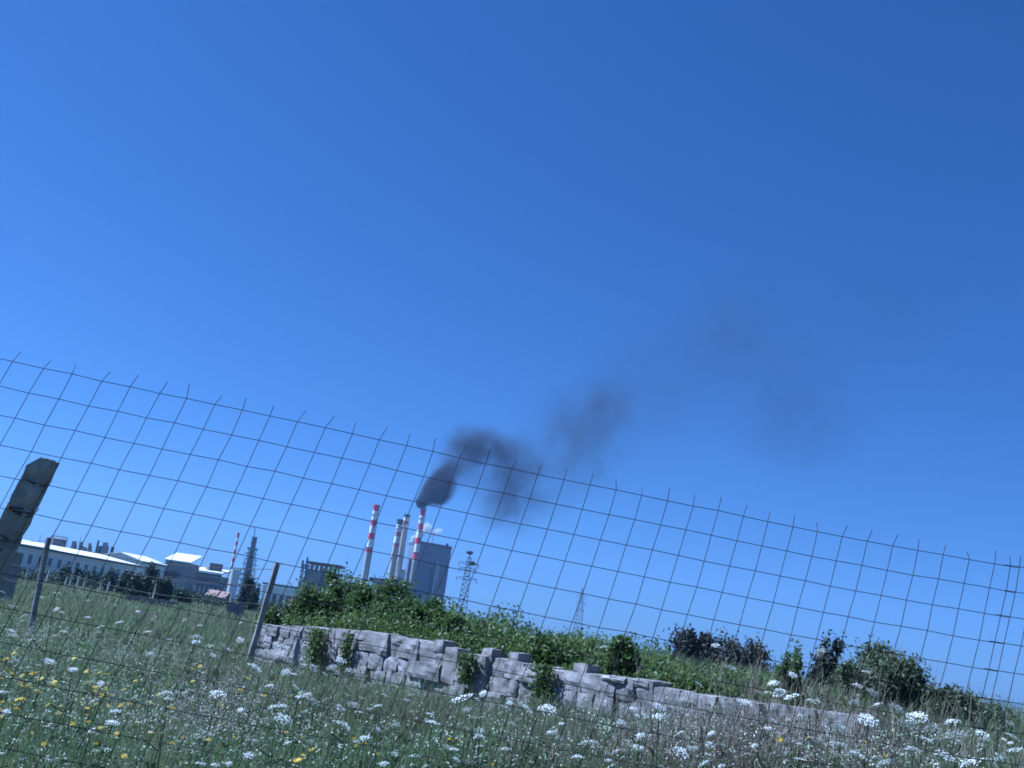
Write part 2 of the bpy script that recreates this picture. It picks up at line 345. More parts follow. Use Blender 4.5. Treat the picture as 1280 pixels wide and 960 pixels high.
def side_plant():
    Y = 620; a = P(440, 727, Y); e = empty('process_unit', (a.x, Y, 0), 'pale steel process unit of tanks and pipes left of the turbine hall', 'process plant')
    for px, py, w in ((437, 728, 5), (444, 723, 4), (450, 731, 7), (458, 730, 6)):
        t = P(px, py, Y); bm = bmesh.new(); tube(bm, (t.x, Y, 0), (t.x, Y, t.z), w * .25, w * .25, 12); tube(bm, (t.x, Y, t.z), (t.x, Y, t.z + 1.2), w * .25, .3, 12); bobj('tank', bm, M['pale_steel'], e)
    bm = bmesh.new(); t = P(447, 735, Y)
    for dz in (0, 3, 6): box(bm, (t.x, Y - 3, t.z - dz), (12, .5, .4))
    bobj('pipe_rack', bm, M['dark_steel'], e)
side_plant()

# ---------------------------------------------------------------- lattice pylons
def lattice(bm, x, y, z0, z1, w0, w1, r, nseg):
    prev = None
    for k in range(nseg + 1):
        t = k / nseg; z = z0 + (z1 - z0) * t; w = (w0 + (w1 - w0) * t) / 2
        ring = [Vector((x + sx * w, y + sy * w, z)) for sx, sy in ((-1, -1), (1, -1), (1, 1), (-1, 1))]
        if prev:
            for i in range(4):
                tube(bm, prev[i], ring[i], r, r, 4, caps=False); j = (i + 1) % 4
                tube(bm, prev[i], ring[j], r * .6, r * .6, 3, caps=False); tube(bm, prev[j], ring[i], r * .6, r * .6, 3, caps=False)
                tube(bm, ring[i], ring[j], r * .6, r * .6, 3, caps=False)
        prev = ring
def pylon(top, Y, arms, w0, w1, label, nests=(), r=.11, cat='pylon'):
    t = P(*top, Y); e = empty('lattice_pylon', (t.x, Y, 0), label, cat); k = Y / 1192
    bm = bmesh.new(); lattice(bm, t.x, Y, 0, t.z - 1, w0, w1, r, 14); tube(bm, (t.x, Y, t.z - 1.5), (t.x, Y, t.z + .5), r * 2); bobj('mast', bm, M['lattice'], e)
    for py, l in arms:
        z = P(top[0], py, Y).z
        bm = bmesh.new(); 
        for s in (-1, 1):
            for dy in (-w1 / 2, w1 / 2): tube(bm, (t.x, Y + dy, z - .5), (t.x + s * l * k, Y, z + .2), r, r * .7, 4); tube(bm, (t.x, Y + dy, z + 1), (t.x + s * l * k, Y, z + .2), r, r * .7, 4)
            tube(bm, (t.x + s * l * k, Y, z + .2), (t.x + s * l * k, Y, z - 1.6), .14, .14, 5)
        bobj('cross_arm', bm, M['lattice'], e)
    for px, py, w in nests:
        q = P(px, py, Y); bm = bmesh.new()
        bmesh.ops.create_icosphere(bm, subdivisions=2, radius=1, matrix=Matrix.Translation(q) @ Matrix.Diagonal((w * k / 2, w * k / 2, w * k * .28, 1)))
        for v in bm.verts: v.co += Vector(noise.noise_vector(v.co * .9)) * .45
        bobj('nest', bm, M['nest'], e)
pylon((587.5, 694), 410, ((705, 12), (712, 10), (724, 12)), 5.0, 1.6, 'lattice pylon with two dark round nests right of the boiler house', nests=((587, 691, 8), (590, 704.5, 9)))
pylon((728.3, 735), 560, ((745, 5), (754, 5), (763, 4)), 6.5, 1.0, 'thin far lattice pylon standing alone above the bushes', r=.085)

# ---------------------------------------------------------------- concrete preheater building
def concrete_block():
    Y = 450; a, b = P(383, 703, Y), P(425, 710, Y); h = (a.z + b.z) / 2 + .5; cx = (a.x + b.x) / 2; W = b.x - a.x
    e = empty('concrete_factory_building', (cx, Y, 0), 'grey concrete block with a row of openings under a flat roof, above the bushes', 'factory building')
    bm = bmesh.new(); box(bm, (cx, Y + 6, (h - 3.4) / 2), (W * .97, 12, h - 3.4)); bobj('wall', bm, M['concrete'], e)
    bm = bmesh.new(); box(bm, (cx + .3, Y + 6, h), (W * 1.04, 13, .9)); bobj('roof', bm, M['red_roof'], e)
    for i in range(8):
        bm = bmesh.new(); x = cx - W / 2 + .3 + i * (W - .6) / 7; box(bm, (x, Y + .4, h - 1.95), (.6, .8, 2.95)); bobj('pillar', bm, M['concrete'], e)
    for i in range(6):
        bm = bmesh.new(); x = cx - W / 2 + 1.3 + i * (W - .6) / 7; box(bm, (x + 1, Y + 5, h - 1.95), (1.1, .3, 2.6)); bobj('panel', bm, M['white_wall'], e)
    bm = bmesh.new(); box(bm, (cx + W * .06, Y - .2, h - 5.5), (1.1, .3, 7.5)); bobj('opening', bm, M['glass'], e)
    bm = bmesh.new(); x0 = cx - W / 2 - 1.5
    for dx in (0, 2.2): 
        for dy in (0, 4): tube(bm, (x0 + dx, Y + dy, 0), (x0 + dx, Y + dy, h - 1), .25, .25, 4)
    for k in range(8):
        z = 1.5 + k * (h - 3) / 7; box(bm, (x0 + 1.1, Y + 2, z), (3.2, 5, .25)); 
        if k < 7: tube(bm, (x0, Y, z), (x0 + 2.2, Y, z + (h - 3) / 7), .16, .16, 4)
    bobj('stair_tower', bm, M['dark_steel'], e)
    t = P(382.6, 697, Y); bm = bmesh.new(); tube(bm, (t.x + .2, Y + 3, h - 3), (t.x + .2, Y + 3, t.z + .4), .45, .45, 8); tube(bm, (t.x - 1.6, Y + 3, h - 3), (t.x - 1.6, Y + 3, t.z - 1.2), .5, .5, 8); bobj('roof_vent', bm, M['dark_steel'], e)
    for f, z in ((.30, .5), (.30, .25), (-.28, .55), (-.28, .3), (.02, .3)):
        bm = bmesh.new(); box(bm, (cx + W * f, Y - .1, h * z), (1.5, .3, 2.2)); bobj('window', bm, M['glass'], e)
concrete_block()
def low_store():
    Y = 330; a, b = P(330, 728, Y), P(388, 738, Y); h = (a.z + b.z) / 2; cx = (a.x + b.x) / 2; W = b.x - a.x
    e = empty('low_warehouse', (cx, Y, 0), 'low pale warehouse behind the leaning field post', 'warehouse')
    bm = bmesh.new(); box(bm, (cx, Y + 5, h / 2 - .3), (W, 10, h - .6)); bobj('wall', bm, M['white_wall'], e)
    bm = bmesh.new(); box(bm, (cx, Y + 5, h), (W + .8, 10.6, .6)); bobj('roof', bm, M['grey_wall'], e)
    for i in range(6):
        bm = bmesh.new(); box(bm, (cx - W / 2 + 2 + i * (W - 4) / 5, Y - .1, h * .35), (1.3, .25, h * .5)); bobj('door' if i % 2 else 'window', bm, M['glass'], e)
low_store()

# ---------------------------------------------------------------- refinery tower group
def column_tower():
    Y = 700; k = Y / 1192; t = P(316, 671, Y)
    e = empty('process_tower', (t.x, Y, 0), 'dark stepped process tower bristling with platforms, left of the concrete block', 'process tower')
    cx = P(313, 700, Y).x
    for w, za, zb in ((17, 0, .34), (13, .34, .50), (10.5, .50, .66), (7.5, .66, .82), (4, .82, 1.0)):
        bm = bmesh.new(); z0, z1 = za * t.z, zb * t.z; ww = w * k
        for sx in (-1, 1):
            for sy in (-1, 1): tube(bm, (cx + sx * ww / 2, Y + sy * ww / 2, z0), (cx + sx * ww / 2, Y + sy * ww / 2, z1), .3, .3, 4)
        nl = max(2, int((z1 - z0) / 3.2))
        for i in range(nl):
            z = z0 + (i + 1) * (z1 - z0) / nl; box(bm, (cx + random.uniform(-.12, .16) * ww, Y, z), (ww * random.uniform(1.0, 1.9), ww * 1.2, random.choice((.3, .5, 1.1))))
            tube(bm, (cx - ww / 2, Y - ww / 2, z - (z1 - z0) / nl), (cx + ww / 2, Y - ww / 2, z), .2, .2, 4)
        bobj('stage', bm, M['lattice'], e)
        bm = bmesh.new(); tube(bm, (cx, Y, z0), (cx, Y, z1), ww * .33, ww * .3, 12); bobj('vessel', bm, M['dark_steel'], e)
    m0 = P(319.5, 660, Y); bm = bmesh.new(); path(bm, [(m0.x, Y, 0), (m0.x, Y, m0.z - 2), (m0.x - .6, Y, m0.z), (m0.x - 2, Y, m0.z)], .35); 
    for z in (.5, .62, .78, .84): box(bm, (m0.x, Y, m0.z * z), (2.2, 1.2, .8))
    bobj('mast', bm, M['lattice'], e)
    return e
column_tower()
def tank(px, py, w, Y, name, label, m='pale_steel', dome=True, h=None):
    t = P(px, py, Y); r = w * Y / 1192 / 2; e = empty(name, (t.x, Y, 0), label, 'tank')
    bm = bmesh.new(); tube(bm, (t.x, Y, 0), (t.x, Y, t.z), r, r, 24); bobj('shell', bm, M[m], e, False)
    bm = bmesh.new(); tube(bm, (t.x, Y, t.z), (t.x, Y, t.z + r * .25), r * 1.02, r * .1, 24); bobj('roof', bm, M['mid_steel'], e)
    bm = bmesh.new()
    for i in range(16):
        a = i * math.pi / 8; x, y = t.x + r * 1.02 * math.cos(a), Y + r * 1.02 * math.sin(a); tube(bm, (x, y, t.z), (x, y, t.z + 1.1), .08, .08, 4)
        a2 = a + math.pi / 8; tube(bm, (x, y, t.z + 1.1), (t.x + r * 1.02 * math.cos(a2), Y + r * 1.02 * math.sin(a2), t.z + 1.1), .08, .08, 4)
    bobj('railing', bm, M['dark_steel'], e)
tank(295, 712, 11, 680, 'storage_tank', 'round pale tank at the foot of the dark process tower')
tank(74, 674, 18, 420, 'storage_tank', 'round grey tank behind the long white building', 'mid_steel')
def mini_stack():
    Y = 720; t = P(298.2, 667, Y); e = empty('striped_mast', (t.x, Y, 0), 'slim red and white striped stack beside the dark process tower', 'chimney')
    bm = bmesh.new(); z = t.z; mats = [M['chim_red'], M['chim_white'], M['chim_grey']]
    for i in range(8): tube(bm, (t.x, Y, z - 2.9), (t.x, Y, z), .85, .85, 10, i % 2, False); z -= 2.9
    tube(bm, (t.x, Y, 0), (t.x, Y, z), 1.0, .85, 10, 2, False); bobj('shaft', bm, mats, e)
    bm = bmesh.new(); tube(bm, (t.x, Y, t.z - .6), (t.x, Y, t.z + .4), 1.15, 1.15, 10); bobj('rim', bm, M['chim_red'], e)
mini_stack()
def clutter():
    Y = 520; t = P(120, 690, Y); e = empty('process_plant', (t.x, Y, 0), 'low tangle of dark pipes and tanks behind the long white roof', 'process plant'); k = Y / 1192
    random.seed(4)
    for i in range(22):
        px = 92 + i * 2.4; top = 683 + (px - 92) * .14 - random.uniform(0, 8) - (4 if px > 125 else 0); q = P(px, top, Y); w = random.uniform(1.4, 4) * k * 1.2; yy = Y + random.uniform(-6, 6)
        bm = bmesh.new()
        if i % 3 == 0: tube(bm, (q.x, yy, 0), (q.x, yy, q.z), w * .6, w * .6, 10)
        else: box(bm, (q.x, yy, q.z / 2), (w, w, q.z))
        bobj('tank' if i % 3 == 0 else 'equipment_block', bm, M[random.choice(['mid_steel', 'dark_steel', 'grey_wall', 'pale_steel'])], e)
    bm = bmesh.new(); a, b = P(92, 688, Y), P(145, 694, Y)
    for dz in (0, 2, 4): tube(bm, (a.x, Y - 8, a.z - dz), (b.x, Y - 8, a.z - dz), .3, .3, 5)
    bobj('pipe_run', bm, M['dark_steel'], e)
    for px, py, lb in ((51, 669, 'thin pale mast above the left end of the long white building'), (68.5, 663, 'thin pale mast beside the round grey tank'), (101, 672, 'thin pale mast above the middle of the long white building')):
        q = P(px, py, 400); bm = bmesh.new(); tube(bm, (q.x, 400, 0), (q.x, 400, q.z), .35, .18, 6); o = bobj('mast', bm, M['chim_white']); me = o.data
        me.transform(Matrix.Translation((-q.x, -400, 0))); o.location = (q.x, 400, 0); mark(o, lb, 'mast', 'thin masts behind the white building')
clutter()

# ---------------------------------------------------------------- long white building and its neighbours
def shed(name, pa, pb, Ya, Yb, eave_a, eave_b, ridge, depth, label, mats=('white_wall', 'white_roof'), windows=0, wrow=(1.1, 1.7, 2.0)):
    """pa, pb: photo px of the two ends of the eave line at depths Ya, Yb"""
    a = P(pa[0], pa[1], Ya); b = P(pb[0], pb[1], Yb); h = (a.z + b.z) / 2; A, B = a.xy, b.xy; u = (B - A).normalized(); n = Vector((-u.y, u.x)); L_ = (B - A).length
    e = empty(name, (A.x, A.y, 0), label, 'industrial shed')
    rz = math.atan2(u.y, u.x)
    def W(s, d, z): q = A + u * s + n * d; return Vector((q.x, q.y, z))
    bm = bmesh.new(); prism(bm, [tuple(W(0, 0, 0).xy), tuple(W(L_, 0, 0).xy), tuple(W(L_, depth, 0).xy), tuple(W(0, depth, 0).xy)], 0, h)
    for s in (0, L_):
        f = bm.faces.new([bm.verts.new(W(s, 0, h)), bm.verts.new(W(s, depth, h)), bm.verts.new(W(s, depth * .5, h + ridge))])
    bobj('wall', bm, M[mats[0]], e)
    bm = bmesh.new(); th = .25
    for d0, d1 in ((-.5, depth * .5), (depth + .5, depth * .5)):
        z0 = h - .02; vs_ = [W(-.4, d0, z0), W(L_ + .4, d0, z0), W(L_ + .4, d1, h + ridge + .1), W(-.4, d1, h + ridge + .1)]
        lo_v = [bm.verts.new(v) for v in vs_]; hi_v = [bm.verts.new(v + Vector((0, 0, th))) for v in vs_]
        for i in range(4): bm.faces.new((lo_v[i], lo_v[(i + 1) % 4], hi_v[(i + 1) % 4], hi_v[i]))
        bm.faces.new(lo_v[::-1]); bm.faces.new(hi_v)
    bmesh.ops.recalc_face_normals(bm, faces=bm.faces[:]); bobj('roof', bm, M[mats[1]], e)
    bm = bmesh.new(); q = W(L_ / 2, -.62, h - .1); box(bm, q, (L_ + .8, .2, .28), rz); bobj('gutter', bm, M['dark_steel'], e)
    for i in range(windows):
        s = L_ * (i + .5) / windows; q = W(s, -.06, h - wrow[2]); bm = bmesh.new(); box(bm, q, (wrow[0], .16, wrow[1]), rz); f = bobj('window', bm, M['glass'], e)
        bm = bmesh.new(); q = W(s, -.14, h - wrow[2] - wrow[1] / 2 - .06); box(bm, q, (wrow[0] + .3, .35, .12), rz); bobj('sill', bm, M['white_roof'], f)
    return e
shed('long_factory_building', (-6, 676.5), (173, 707), 205, 262, 0, 0, 1.35, 22, 'long white building with a bright low roof and a row of dark windows', windows=16, wrow=(1.15, 1.9, 2.6))
shed('factory_shed', (177, 703), (207, 706.5), 270, 280, 0, 0, 1.5, 14, 'short white shed between the long white building and the raised block', windows=2)
def raised_block():
    Y = 300; a, b = P(207, 701, Y), P(238, 703, Y); h = (a.z + b.z) / 2; cx = (a.x + b.x) / 2; W = b.x - a.x
    e = empty('raised_roof_block', (cx, Y, 0), 'white block with sloped bright roof rising above the sheds', 'factory building')
    bm = bmesh.new(); box(bm, (cx, Y + 5, h / 2), (W, 10, h)); bobj('wall', bm, M['grey_wall'], e)
    bm = bmesh.new(); prism(bm, [(cx - W / 2 - .3, Y - .4), (cx + W / 2 + .3, Y - .4), (cx + W / 2 + .3, Y + 10), (cx - W / 2 - .3, Y + 10)], h + .02, h + .3)
    bm.verts.ensure_lookup_table()
    for v in bm.verts:
        if v.co.y > Y + 5: v.co.z += 2.6
    bobj('roof', bm, M['white_roof'], e)
    bm = bmesh.new(); box(bm, (cx - 1, Y - .15, h * .62), (W * .6, .3, h * .13)); bobj('window', bm, M['glass'], e)
raised_block()
def pipe_hall():
    Y = 420; a, b = P(230, 711, Y), P(291, 720, Y + 20); h = (a.z + b.z) / 2; cx = (a.x + b.x) / 2; W = b.x - a.x; k = Y / 1192
    e = empty('flat_roof_hall', (cx, Y, 0), 'long flat roofed hall with white roof edge and dark open floor beneath', 'factory building')
    bm = bmesh.new(); prism(bm, [(cx - W / 2 - .5, Y - .6), (cx + W / 2 + .5, Y - .6), (cx + W / 2 + .5, Y + 14.5), (cx - W / 2 - .5, Y + 14.5)], h - .4, h + .2); [setattr(v.co, 'z', v.co.z + 1.9) for v in bm.verts if v.co.y > Y + 5]; bobj('roof', bm, M['white_roof'], e)
    bm = bmesh.new(); box(bm, (cx, Y + .3, h - .9), (W + .6, 1.0, .8)); bobj('gutter', bm, M['dark_steel'], e)
    bm = bmesh.new(); box(bm, (cx, Y + 8, h * .72 - .3), (W, 13, h * .40)); bobj('upper_wall', bm, M['grey_wall'], e)
    bm = bmesh.new(); box(bm, (cx + 1, Y + .4, h * .50), (W + 2, 1.4, .7)); bobj('pipe_bridge', bm, M['dark_steel'], e)
    bm = bmesh.new(); box(bm, (cx, Y + 9, h * .24), (W, 10, h * .48)); bobj('lower_wall', bm, M['mid_steel'], e)
    for i in range(9):
        bm = bmesh.new(); box(bm, (cx - W / 2 + .4 + i * (W - .8) / 8, Y + 1, h * .24), (.5, .6, h * .46)); bobj('pillar', bm, M['pale_steel'], e)
    for i in range(8):
        bm = bmesh.new(); box(bm, (cx - W / 2 + 1.6 + i * (W - .8) / 8, Y + 1.35, h * .72), (1.6, .3, 1.6)); bobj('window', bm, M['glass'], e)
    t = P(266, 706, Y); bm = bmesh.new(); box(bm, (t.x, Y + 6, h + 2.4), (4.4, 4, 3)); bobj('roof_plant_room', bm, M['dark_steel'], e)
    t = P(257, 706, Y); bm = bmesh.new(); box(bm, (t.x, Y + 5, h + 2.1), (1.6, 3, 2.2)); bobj('roof_plant_room', bm, M['white_roof'], e)
pipe_hall()
def small_house(px0, px1, py, Y, label):
    a, b = P(px0, py, Y), P(px1, py + (px1 - px0) * .14, Y); h = (a.z + b.z) / 2; cx = (a.x + b.x) / 2; W = abs(b.x - a.x)
    e = empty('farm_shed', (cx, Y, 0), label, 'shed', 'small farm sheds')
    bm = bmesh.new(); box(bm, (cx, Y + 2, h / 2), (W, 4, h)); bobj('wall', bm, M['white_wall'], e)
    bm = bmesh.new()
    f = [(-.2, -.3, 0), (-.2, 4.3, 0), (-.2, 2, .9)]
    A = [bm.verts.new((cx - W / 2 - .2, Y + y, h + z + .02)) for _, y, z in f]; B_ = [bm.verts.new((cx + W / 2 + .2, Y + y, h + z + .02)) for _, y, z in f]
    bm.faces.new(A); bm.faces.new(B_[::-1])
    for i in range(3): bm.faces.new((A[i], B_[i], B_[(i + 1) % 3], A[(i + 1) % 3]))
    bmesh.ops.recalc_face_normals(bm, faces=bm.faces[:]); bobj('roof', bm, M['tile'], e)
    bm = bmesh.new(); box(bm, (cx - W * .2, Y - .04, h * .45), (.8, .1, h * .8)); bobj('door', bm, M['glass'], e)
small_house(258, 268, 744, 150, 'small white shed with orange tiled roof, left of its twin')
small_house(273, 280, 746.5, 146, 'tiny white shed right beside the larger orange roofed one')
def rough_wall(name, pa, pb, Y, hh, label, m='chim_white'):
    a, b = P(*pa, Y), P(*pb, Y + 4); bm = bmesh.new(); n = 24
    for i in range(n):
        q = a.lerp(b, (i + .5) / n); w = (b.x - a.x) / n; z = (a.z + b.z) / 2
        box(bm, (q.x, q.y, (z + random.uniform(-.08, .08)) / 2), (w * 1.0, .5 + random.uniform(0, .1), z + random.uniform(-.08, .08)))
    o = bobj(name, bm, M[m]); o.data.transform(Matrix.Translation((-a.x, -a.y, 0))); o.location = (a.x, a.y, 0); mark(o, label, 'wall')
rough_wall('field_wall', (158, 744), (224, 753), 90, .9, 'low pale stone wall across the field below the dark trees', 'post_pale')
rough_wall('field_wall', (286, 753), (306, 756), 90, .8, 'short pale wall beside the small farm sheds', 'post_pale')
def gate_pillar():
    t = P(20, 690, 42); z0 = terrain(t.x, t.y); bm = bmesh.new(); box(bm, (0, 0, (t.z - z0) / 2), (.5, .45, t.z - z0)); bmesh.ops.subdivide_edges(bm, edges=bm.edges[:], cuts=4, use_grid_fill=True)
    for v in bm.verts: v.co += Vector(noise.noise_vector(v.co * 2)) * .05
    o = bobj('gate_pillar', bm, M['post_pale']); o.location = (t.x, t.y, z0); mark(o, 'squat grey pillar just behind the near broken concrete post', 'pillar')
gate_pillar()
# field stakes
def stakes():
    L_ = [(35.6, 709, 723), (61, 713, 729), (85, 719, 733), (90.5, 719, 737), (99, 720, 733), (107.5, 722, 738), (128, 725, 741), (136.5, 727, 737), (181, 714, 727), (194, 734, 756), (297.5, 755, 768), (290, 741, 751)]
    lab = ['outermost pale stake at the left of the field', 'pale stake right of the grey field post', 'pale stake leaning against a close neighbour', 'thicker pale stake of the close pair', 'short faint stake in the middle of the stake row', 'slightly leaning pale stake past the middle of the row', 'bright stake near the end of the row', 'faint short stake at the end of the row', 'pale stake in front of the dark trees', 'tall pale stake before the low field wall', 'pale stake low in the meadow left of the leaning post', 'small stake beside the farm sheds']
    for (x, y0, y1), lb in zip(L_, lab):
        hz = 798 + .1405 * (x - 640); Y = min(max(EYE * F / max(y1 - hz, 5), 45), 135); t = P(x, y0, Y); z0 = terrain(t.x, Y); bm = bmesh.new()
        w = 2.4 * Y / F / 2; dx = random.uniform(-.1, .15)
        path(bm, [(0, 0, 0), (dx * .5, .02, (t.z - z0) * .5), (dx, 0, t.z - z0)], [w * 1.1, w, w * .85], 6)
        o = bobj('wooden_stake', bm, M['stake']); o.location = (t.x, Y, z0); mark(o, lb, 'stake', 'pale stakes standing in the field')
stakes()

# ---------------------------------------------------------------- foliage
def leaves(C, size, flat=.5, seed=0):
    """one folded diamond leaf per centre"""
    g = np.random.default_rng(seed); n = len(C)
    a = g.normal(size=(n, 3)); a /= np.linalg.norm(a, axis=1)[:, None]
    nn = g.normal(size=(n, 3)); nn[:, 2] = np.abs(nn[:, 2]) + flat; b = np.cross(a, nn); b /= np.linalg.norm(b, axis=1)[:, None]
    s = size * g.uniform(.6, 1.3, n)[:, None]; up_ = np.cross(a, b) * .18
    V = np.stack([C - a * s, C + b * s * .5 - up_ * s, C + a * s, C - b * s * .5 - up_ * s], 1).reshape(-1, 3)
    Q = np.arange(4 * n).reshape(n, 4); return V, Q
def crown_points(n, rad, seed, clumps=18, c=(0, 0, 0), low=-.4):
    """leaf centres grouped in clumps over an uneven ellipsoid"""
    g = np.random.default_rng(seed); K = g.normal(size=(clumps, 3)); K /= np.linalg.norm(K, axis=1)[:, None]; K[:, 2] = np.maximum(K[:, 2], low) 
    K *= g.uniform(.45, .95, clumps)[:, None]
    idx = g.integers(0, clumps, n); p = K[idx] + g.normal(size=(n, 3)) * g.uniform(.10, .24, clumps)[idx][:, None]
    return p * np.array(rad) + np.array(c)
def shrub(name, x, y, z, rad, n, ls, m, label, cat='shrub', group=None, trunk=.5, seed=0, stems=5, bare=0, clumps=18, trunk_mat='bark', tr=.04, part='foliage'):
    e = empty(name, (x, y, z), label, cat, group)
    c = np.array((x, y, z + trunk + rad[2] * .55)); pts = crown_points(n, rad, seed, clumps, c); pts[:, 2] = np.maximum(pts[:, 2], z + .03)
    V, Q = leaves(pts, ls, .5, seed); link(part, npmesh(part, V, Q), M[m], e)
    g = random.Random(seed); bm = bmesh.new()
    for i in range(stems):
        a = g.uniform(0, 6.28); q = Vector((x + math.cos(a) * rad[0] * .55, y + math.sin(a) * rad[1] * .55, z + trunk + rad[2] * g.uniform(.4, 1.0)))
        base = Vector((x, y, z)) if stems < 7 else Vector((x + math.cos(a) * rad[0] * .2, y + math.sin(a) * rad[1] * .2, z))
        mid = base.lerp(q, .5) + Vector((g.uniform(-.1, .1), g.uniform(-.1, .1), .1)) * rad[0]
        path(bm, [base, mid, q], [tr, tr * .7, tr * .25], 5)
    bobj('trunk' if part == 'crown' else 'stems', bm, M[trunk_mat], e)
    if bare:
        bm = bmesh.new()
        for i in range(bare):
            a = g.uniform(0, 6.28); b0 = Vector((x + g.uniform(-.6, .6) * rad[0], y + g.uniform(-.8, 0) * rad[1], z)); b1 = b0 + Vector((g.uniform(-.5, .5), g.uniform(-.3, .3), g.uniform(.8, 1.35))) * (trunk + rad[2] * 1.2)
            path(bm, [b0, b0.lerp(b1, .5) + Vector((g.uniform(-.05, .05), 0, .03)), b1], [tr * .5, tr * .35, tr * .12], 4)
        bobj('bare_twigs', bm, M['twig'], e)
    return e
def at(px, py, Y): q = P(px, py, Y); return q
# dark hedge and trees before the long white building
for i, (px, py, Y, wpx, n, lb) in enumerate([
    (28, 709, 150, 16, 900, 'low green bush at the left end of the white building'), (52, 712, 150, 22, 1200, 'rounded green bush behind the grey field post'),
    (84, 706, 145, 14, 900, 'dark pointed tree against the white facade'), (99, 708, 145, 14, 900, 'dark small tree right of the pointed one'), (118, 712, 145, 22, 1000, 'low wide bush under the middle of the white facade'),
    (140, 713, 140, 20, 1000, 'green bush at the right end of the white facade'), (160, 712, 125, 22, 1200, 'dark bushy tree left of the tall dark tree'), (187, 702, 115, 28, 2600, 'tall dark round tree before the factory sheds'), (207, 718, 105, 30, 2200, 'dark spreading tree right of the tallest one'), (172, 722, 112, 24, 1400, 'dark low tree at the foot of the tall tree'),
    (312, 719, 140, 16, 1800, 'dark green tree in front of the process tower'), (322, 726, 135, 14, 1400, 'smaller dark tree right of the process tower foot'), (232, 736, 120, 18, 700, 'low scrub right of the dark trees')]):
    t = P(px, py, Y); z0 = terrain(t.x, Y); H = (t.z - z0) * 1.1; w = wpx * Y / 1192 / 2
    shrub('leafy_tree' if H > 3 else 'field_bush', t.x, Y, z0, (w, w * .8, H * .50), n, .20, 'leaf_tree', lb, 'tree' if H > 3 else 'bush', 'trees and bushes before the factory', trunk=H * .12, seed=20 + i, tr=.09, part='crown', clumps=22)
# undergrowth band behind the stakes
def scrub(name, pts, n, hgt, ls, m, label, seed, spread=1.0):
    g = np.random.default_rng(seed); P_ = []
    w = np.array([max(p[3], .1) for p in pts]); w = w / w.sum()
    idx = g.choice(len(pts), n, p=w)
    for i in idx:
        x, y, r, ww, h = pts[i]; a = g.uniform(0, 6.28); q = r * math.sqrt(g.uniform()) * spread; X, Yy = x + q * math.cos(a), y + q * math.sin(a)
        hh = h * hgt * (1 - .45 * (q / r) ** 2) * (0.72 + .5 * noise.noise(Vector((X * 1.6, Yy * 1.6, seed)))) 
        P_.append((X, Yy, terrain(X, Yy) + hh * g.uniform(.02, 1) ** .8))
    V, Q = leaves(np.array(P_), ls, .5, seed); o = link(name, npmesh(name, V, Q), M[m]); mark(o, label, kind='stuff'); return o
far_pts = []
for px in np.linspace(-10, 320, 46):
    q = P(px, 730, 128); far_pts.append((q.x * 1.12, 148 + random.uniform(-6, 8), 5, 1, random.uniform(1.6, 3.2)))
scrub('undergrowth', far_pts, 26000, 1, .17, 'leaf_tree', 'green scrub across the far edge of the field', 3)
# brambles on the bank above the stone wall
def bank_height(s):                                        # crest height of the growth above the bank, along the wall
    xs = [-1, 0, 1, 2.2, 3.5, 5, 6.5, 8, 9.5, 11, 13]; hs = [.30, .46, .70, .80, .72, .56, .42, .36, .34, .26, .16]
    return float(np.interp(s, xs, hs))
bank = []
for i in range(420):
    s = random.uniform(-.6, WL + 2.0); d = random.uniform(.15, 3.6) if s < WL - .5 else random.uniform(.5, 4)
    q = WA + WD * s + WN * d; bank.append((q.x, q.y, .55, 1, bank_height(s) * (.55 + .5 * sm(.2, 1.4, d)) * random.uniform(.75, 1.2)))
scrub('undergrowth', bank, 130000, 1, .031, 'leaf', 'tangle of brambles and ivy covering the bank above the stone wall', 5)
edge = []
for i in range(90):
    s = random.uniform(-.3, WL); q = WA + WD * s + WN * .16; edge.append((q.x, q.y, .28, 1, random.uniform(.10, .34)))
scrub('undergrowth', edge, 13000, 1, .027, 'leaf', 'creeping leaves along the top edge of the stone wall', 6)
weeds = []
for i in range(230):
    s = random.uniform(-.3, WL + 1) if i < 120 else random.uniform(4.5, WL + 1.2); q = WA + WD * s - WN * random.uniform(.15, .8); weeds.append((q.x, q.y, .3, 1, random.uniform(.25, .72)))
scrub('undergrowth', weeds, 24000, 1, .020, 'leaf_olive', 'weeds growing along the foot of the stone wall', 8)
def bank_shrub(px, py, Y, wpx, m, label, n=2200, ls=.045, seed=0, **kw):
    t = P(px, py, Y); z0 = terrain(t.x, t.y); H = max(t.z - z0, .3) * 1.2; w = wpx * Y / 1192 / 2 * 1.2; n = int(n * 1.8); ls = ls * .72
    return shrub('bramble_bush', t.x, Y, z0, (w, w * .9, H * .5), n, ls, m, label, 'bush', None, trunk=H * .18, seed=seed, stems=9, tr=.012, trunk_mat='twig', clumps=24, **kw)
bank_shrub(431, 719, 17.5, 40, 'leaf', 'tallest leafy bush on the bank, below the concrete block', 3200, seed=41)
bank_shrub(398, 738, 17, 46, 'leaf', 'bushy green mound left of the tallest bush', 3000, seed=42)
bank_shrub(458, 738, 17, 34, 'leaf', 'green bush under the lone striped chimney', 2600, seed=43)
bank_shrub(497, 740, 16.5, 50, 'leaf', 'broad green bush below the turbine hall', 3600, seed=44)
bank_shrub(533, 750, 15.5, 42, 'leaf', 'green bush at the foot of the boiler house', 3000, seed=45)
bank_shrub(572, 772, 14.5, 40, 'leaf', 'green bush below the pylon with nests', 2500, seed=46)
bank_shrub(360, 757, 17.5, 44, 'leaf_olive', 'low bush at the left end of the bank beside the leaning post', 2400, seed=47)
bank_shrub(343, 769, 17, 36, 'leaf', 'last low green bush hanging over the left end of the wall', 2000, seed=55)
